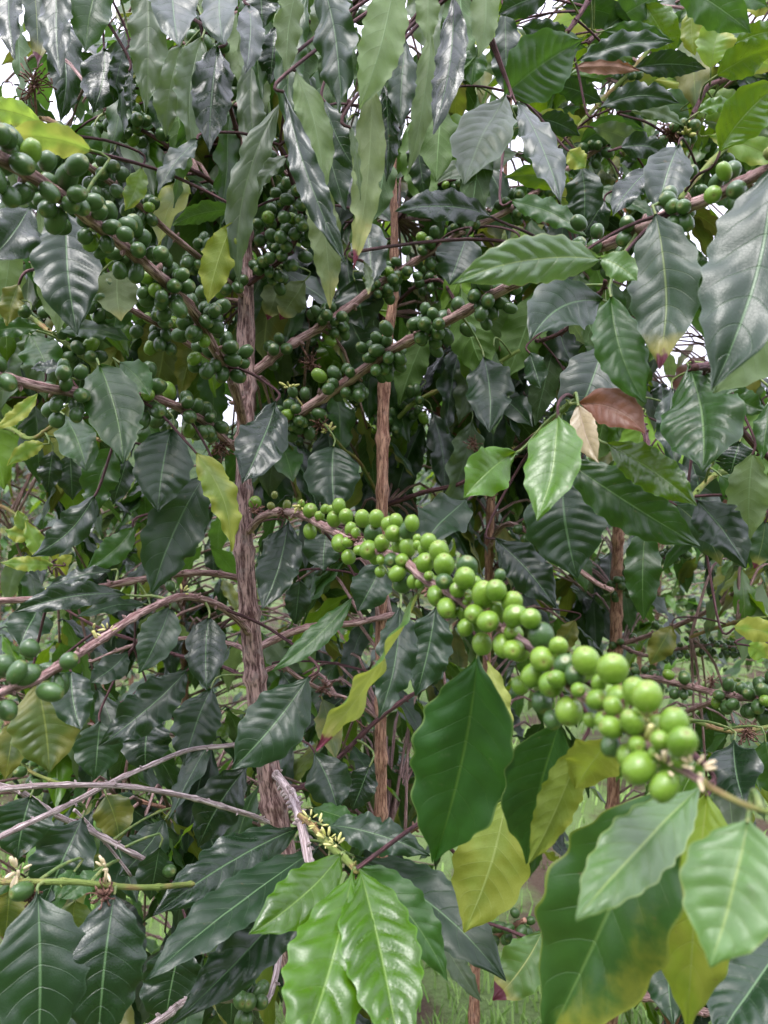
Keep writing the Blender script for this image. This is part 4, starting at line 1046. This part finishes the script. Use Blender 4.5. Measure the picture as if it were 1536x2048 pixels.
filler('D', 110, [(1050, 400, 1536, 1000, 1.2, 1.7, 3), (1150, 350, 1500, 1120, 1.2, 1.5, 3), (1100, 1100, 1350, 1250, 1.3, 1.6, 1), (1250, 1400, 1536, 1800, 1.1, 1.5, 1), (1050, 100, 1400, 400, 1.2, 1.5, 1)], 4)
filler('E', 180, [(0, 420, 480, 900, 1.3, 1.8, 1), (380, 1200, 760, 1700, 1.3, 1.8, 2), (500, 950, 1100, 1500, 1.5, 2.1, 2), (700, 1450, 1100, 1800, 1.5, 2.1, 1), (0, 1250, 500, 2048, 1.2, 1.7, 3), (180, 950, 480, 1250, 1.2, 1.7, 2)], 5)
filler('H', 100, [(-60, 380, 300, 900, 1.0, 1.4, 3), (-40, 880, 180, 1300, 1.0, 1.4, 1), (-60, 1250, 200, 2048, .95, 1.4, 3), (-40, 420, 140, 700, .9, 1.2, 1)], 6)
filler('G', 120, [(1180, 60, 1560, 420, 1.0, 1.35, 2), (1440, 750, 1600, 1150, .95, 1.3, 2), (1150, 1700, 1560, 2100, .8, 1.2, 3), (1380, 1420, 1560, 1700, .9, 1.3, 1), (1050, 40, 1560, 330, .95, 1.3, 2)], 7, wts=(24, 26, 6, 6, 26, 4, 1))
for key, es in extra.items():
    kk = sorted({k for _, k in es})
    mb = MB()
    for sub, k in es:
        join_into(mb, sub, kk.index(k), len(kk))
    mb.build('leaves', [M[k] for k in kk] + [M['peti'], M['dtwig']], PL[key]['root'], origin=PL[key]['foot'], kind='stuff')

# ---------------------------------------------------------------- ground, grass, bushes behind
g = NT('soil and short grass')
tc = g.n('ShaderNodeTexCoord').outputs['Object']
n1 = g.noise(tc, 3.0, 5); n2 = g.noise(tc, 60, 4)
k = g.mix(g.ramp(n1, .38, .52), (0.055, 0.035, 0.022), (0.10, 0.17, 0.045))
k = g.mix(g.math('MULTIPLY', n2, .5), k, (0.08, 0.065, 0.045))
g.put(g.out.inputs[0], g.principled(k, .9, .2, g.bump(n2, .8, .02)))
mb = MB()
GN = 60
def gz(x, y):
    hill = max(0.0, min(5.0, (-y - 1.4) * 1.1))          # unseen bank added behind the camera to block low sky light
    return hill + 0.05 * noise.noise(Vector((x * .4, y * .4, 0))) - 0.03
xs = [-90 + 180 * i / GN for i in range(GN + 1)]
xs = [math.copysign((abs(x) / 90) ** 2 * 90, x) for x in xs]
for y in xs:
    for x in xs:
        mb.v.append(Vector((x, y, gz(x, y))))
for j in range(GN):
    for i in range(GN):
        a = j * (GN + 1) + i
        mb.quad((a, a + 1, a + GN + 2, a + GN + 1), [(0, 0)] * 4, (0, 0))
mb.build('ground', g.m, kind='structure')

# wooded hills beyond the plantation
gh = NT('wooded hill')
tc = gh.n('ShaderNodeTexCoord').outputs['Object']
a_ = gh.noise(tc, .35, 6, .7); b_ = gh.noise(tc, 1.6, 5, .7)
gh.put(gh.out.inputs[0], gh.principled(gh.mix(gh.ramp(a_, .35, .65), (0.02, 0.045, 0.015), (0.07, 0.11, 0.035)), .9, .2, gh.bump(b_, 1.0, .8)))
mb = MB()
NX, NY = 90, 14
for j in range(NY + 1):
    for i in range(NX + 1):
        x = -110 + 220 * i / NX; y = 42 + 60 * j / NY
        t = j / NY
        hgt = 9.5 * math.sin(math.pi * .5 * min(1, t * 2.2)) * (1 + .35 * noise.noise(Vector((x * .02, 3, 0)))) + 1.1 * noise.noise(Vector((x * .3, y * .3, 1))) * min(1, t * 6)
        mb.v.append(Vector((x, y, hgt - .4)))
for j in range(NY):
    for i in range(NX):
        a = j * (NX + 1) + i
        mb.quad((a, a + 1, a + NX + 2, a + NX + 1), [(0, 0)] * 4, (0, 0))
mb.build('hills', gh.m, kind='structure')

M['grass'] = plain('grass blade', (0.16, 0.32, 0.06), (0.32, 0.48, 0.14), .6, 3)
mb = MB()
rg = random.Random(21)
for _ in range(16000):
    y = 1.6 + 6.5 * rg.random() ** 1.3
    x = rg.uniform(-.62, .62) * y
    if noise.noise(Vector((x * 1.3, y * 1.3, 3))) < -.12 and rg.random() < .7:
        continue
    h = rg.uniform(.03, .085); a = rg.uniform(0, 6.28); wd = rg.uniform(.0022, .0045)
    z = gz(x, y)
    s = Vector((math.cos(a), math.sin(a), 0)); l = Vector((rg.uniform(-1, 1), rg.uniform(-1, 1), 0)) * h * .55
    b = len(mb.v); o = Vector((x, y, z - .004))
    mb.v += [o - s * wd, o + s * wd, o + s * wd * .7 + l * .4 + Vector((0, 0, h * .6)), o - s * wd * .7 + l * .4 + Vector((0, 0, h * .6)), o + l + Vector((0, 0, h))]
    mb.quad((b, b + 1, b + 2, b + 3), [(0, 0)] * 4, (0, 0)); mb.quad((b + 3, b + 2, b + 4), [(0, 0)] * 3, (0, 0))
o = mb.build('grass', M['grass'], kind='stuff')

def bush(x, y, h, wd, label, seed, n=420, leaf=.11, name='coffee_bush', kinds=('dk', 'md', 'yg', 'lt', 'ol'), wts=(40, 26, 14, 12, 6)):
    rg = random.Random(seed)
    foot = Vector((x, y, gz(x, y)))
    root = empty(name, foot, label, 'coffee bush', 'bushes behind the coffee row')
    for s in range(3):
        mb = MB()
        a = rg.uniform(0, 6.28)
        b0 = foot + Vector((math.cos(a) * .05, math.sin(a) * .05, -.02))
        pts = [b0, b0 + Vector((rg.uniform(-.08, .08), rg.uniform(-.08, .08), h * .4)), b0 + Vector((rg.uniform(-.2, .2), rg.uniform(-.15, .15), h * .93))]
        tube(mb, [cr(pts, i / 14) for i in range(15)], [lerp(.016, .004, i / 14) for i in range(15)], 8, 0, .1)
        mb.build('stem', M['bark2'], root, origin=foot)
    mb = MB()
    for i in range(n):
        t = rg.random() ** .75
        z = .25 + (h - .25) * t
        R_ = wd * (1 - .45 * t ** 2) * (.75 + .5 * noise.noise(Vector((x * 3 + t * 4, i % 7, seed))))
        a = rg.uniform(0, 6.28)
        rr = R_ * rg.random() ** .45
        c = foot + Vector((math.cos(a) * rr, math.sin(a) * rr * .8, z))
        out = Vector((math.cos(a), math.sin(a), 0))
        L = leaf * rg.uniform(.7, 1.3)
        T = (out * rg.uniform(.2, 1) + Vector((rg.uniform(-.4, .4), rg.uniform(-.4, .4), rg.uniform(-1.1, .35)))).normalized()
        sub = MB()
        add_leaf(sub, c, c + T * L * .5 + Vector((0, 0, .012)), c + T * L, L * .4, (rg.uniform(-40, 40), rg.uniform(-40, 40)), .22, .14, .08, 2, 8, seed=i, toward=c + out + Vector((0, 0, 1)))
        join_into(mb, sub, rg.choices(range(len(kinds)), wts)[0])
        if i % 5 == 0:
            tube(mb, [foot + Vector((0, 0, z * .9)), c + Vector((0, 0, .01))], [.003, .0015], 4, len(kinds))
    mb.build('foliage', [M[k] for k in kinds] + [M['twig']], root, origin=foot, kind='stuff')

bush(-2.0, 4.2, 1.65, .75, 'leafy bush at the far left, seen in the gap beside the left edge', 31, 900, .075)
bush(-1.15, 3.2, 1.35, .55, 'low bush left of the thick trunk, behind the hanging leaves', 32, 800, .08)
bush(-.35, 3.9, 1.75, .7, 'bush behind the thick trunk, between it and the straight stem', 33, 700, .1)
bush(.45, 4.4, 1.7, .6, 'bush in the middle distance behind the thin middle stems', 34, 650, .1)
bush(1.15, 3.4, 1.45, .55, 'bush on the right behind the forked stem', 35, 750, .09)
bush(2.05, 4.0, 1.6, .75, 'pale bush at the far right edge behind the small fruit clusters', 36, 900, .085)
bush(-3.3, 6.5, 2.1, 1.1, 'farther bush beyond the left gap', 37, 900, .12)
bush(-.9, 7.2, 2.1, 1.0, 'farther bush showing over the low bush left of the thick trunk', 38, 800, .13)
bush(1.0, 7.0, 2.1, 1.0, 'farther bush half hidden behind the middle stems', 39, 800, .13)
bush(3.2, 6.6, 2.2, 1.1, 'farther bush beyond the right edge clusters', 40, 900, .12)
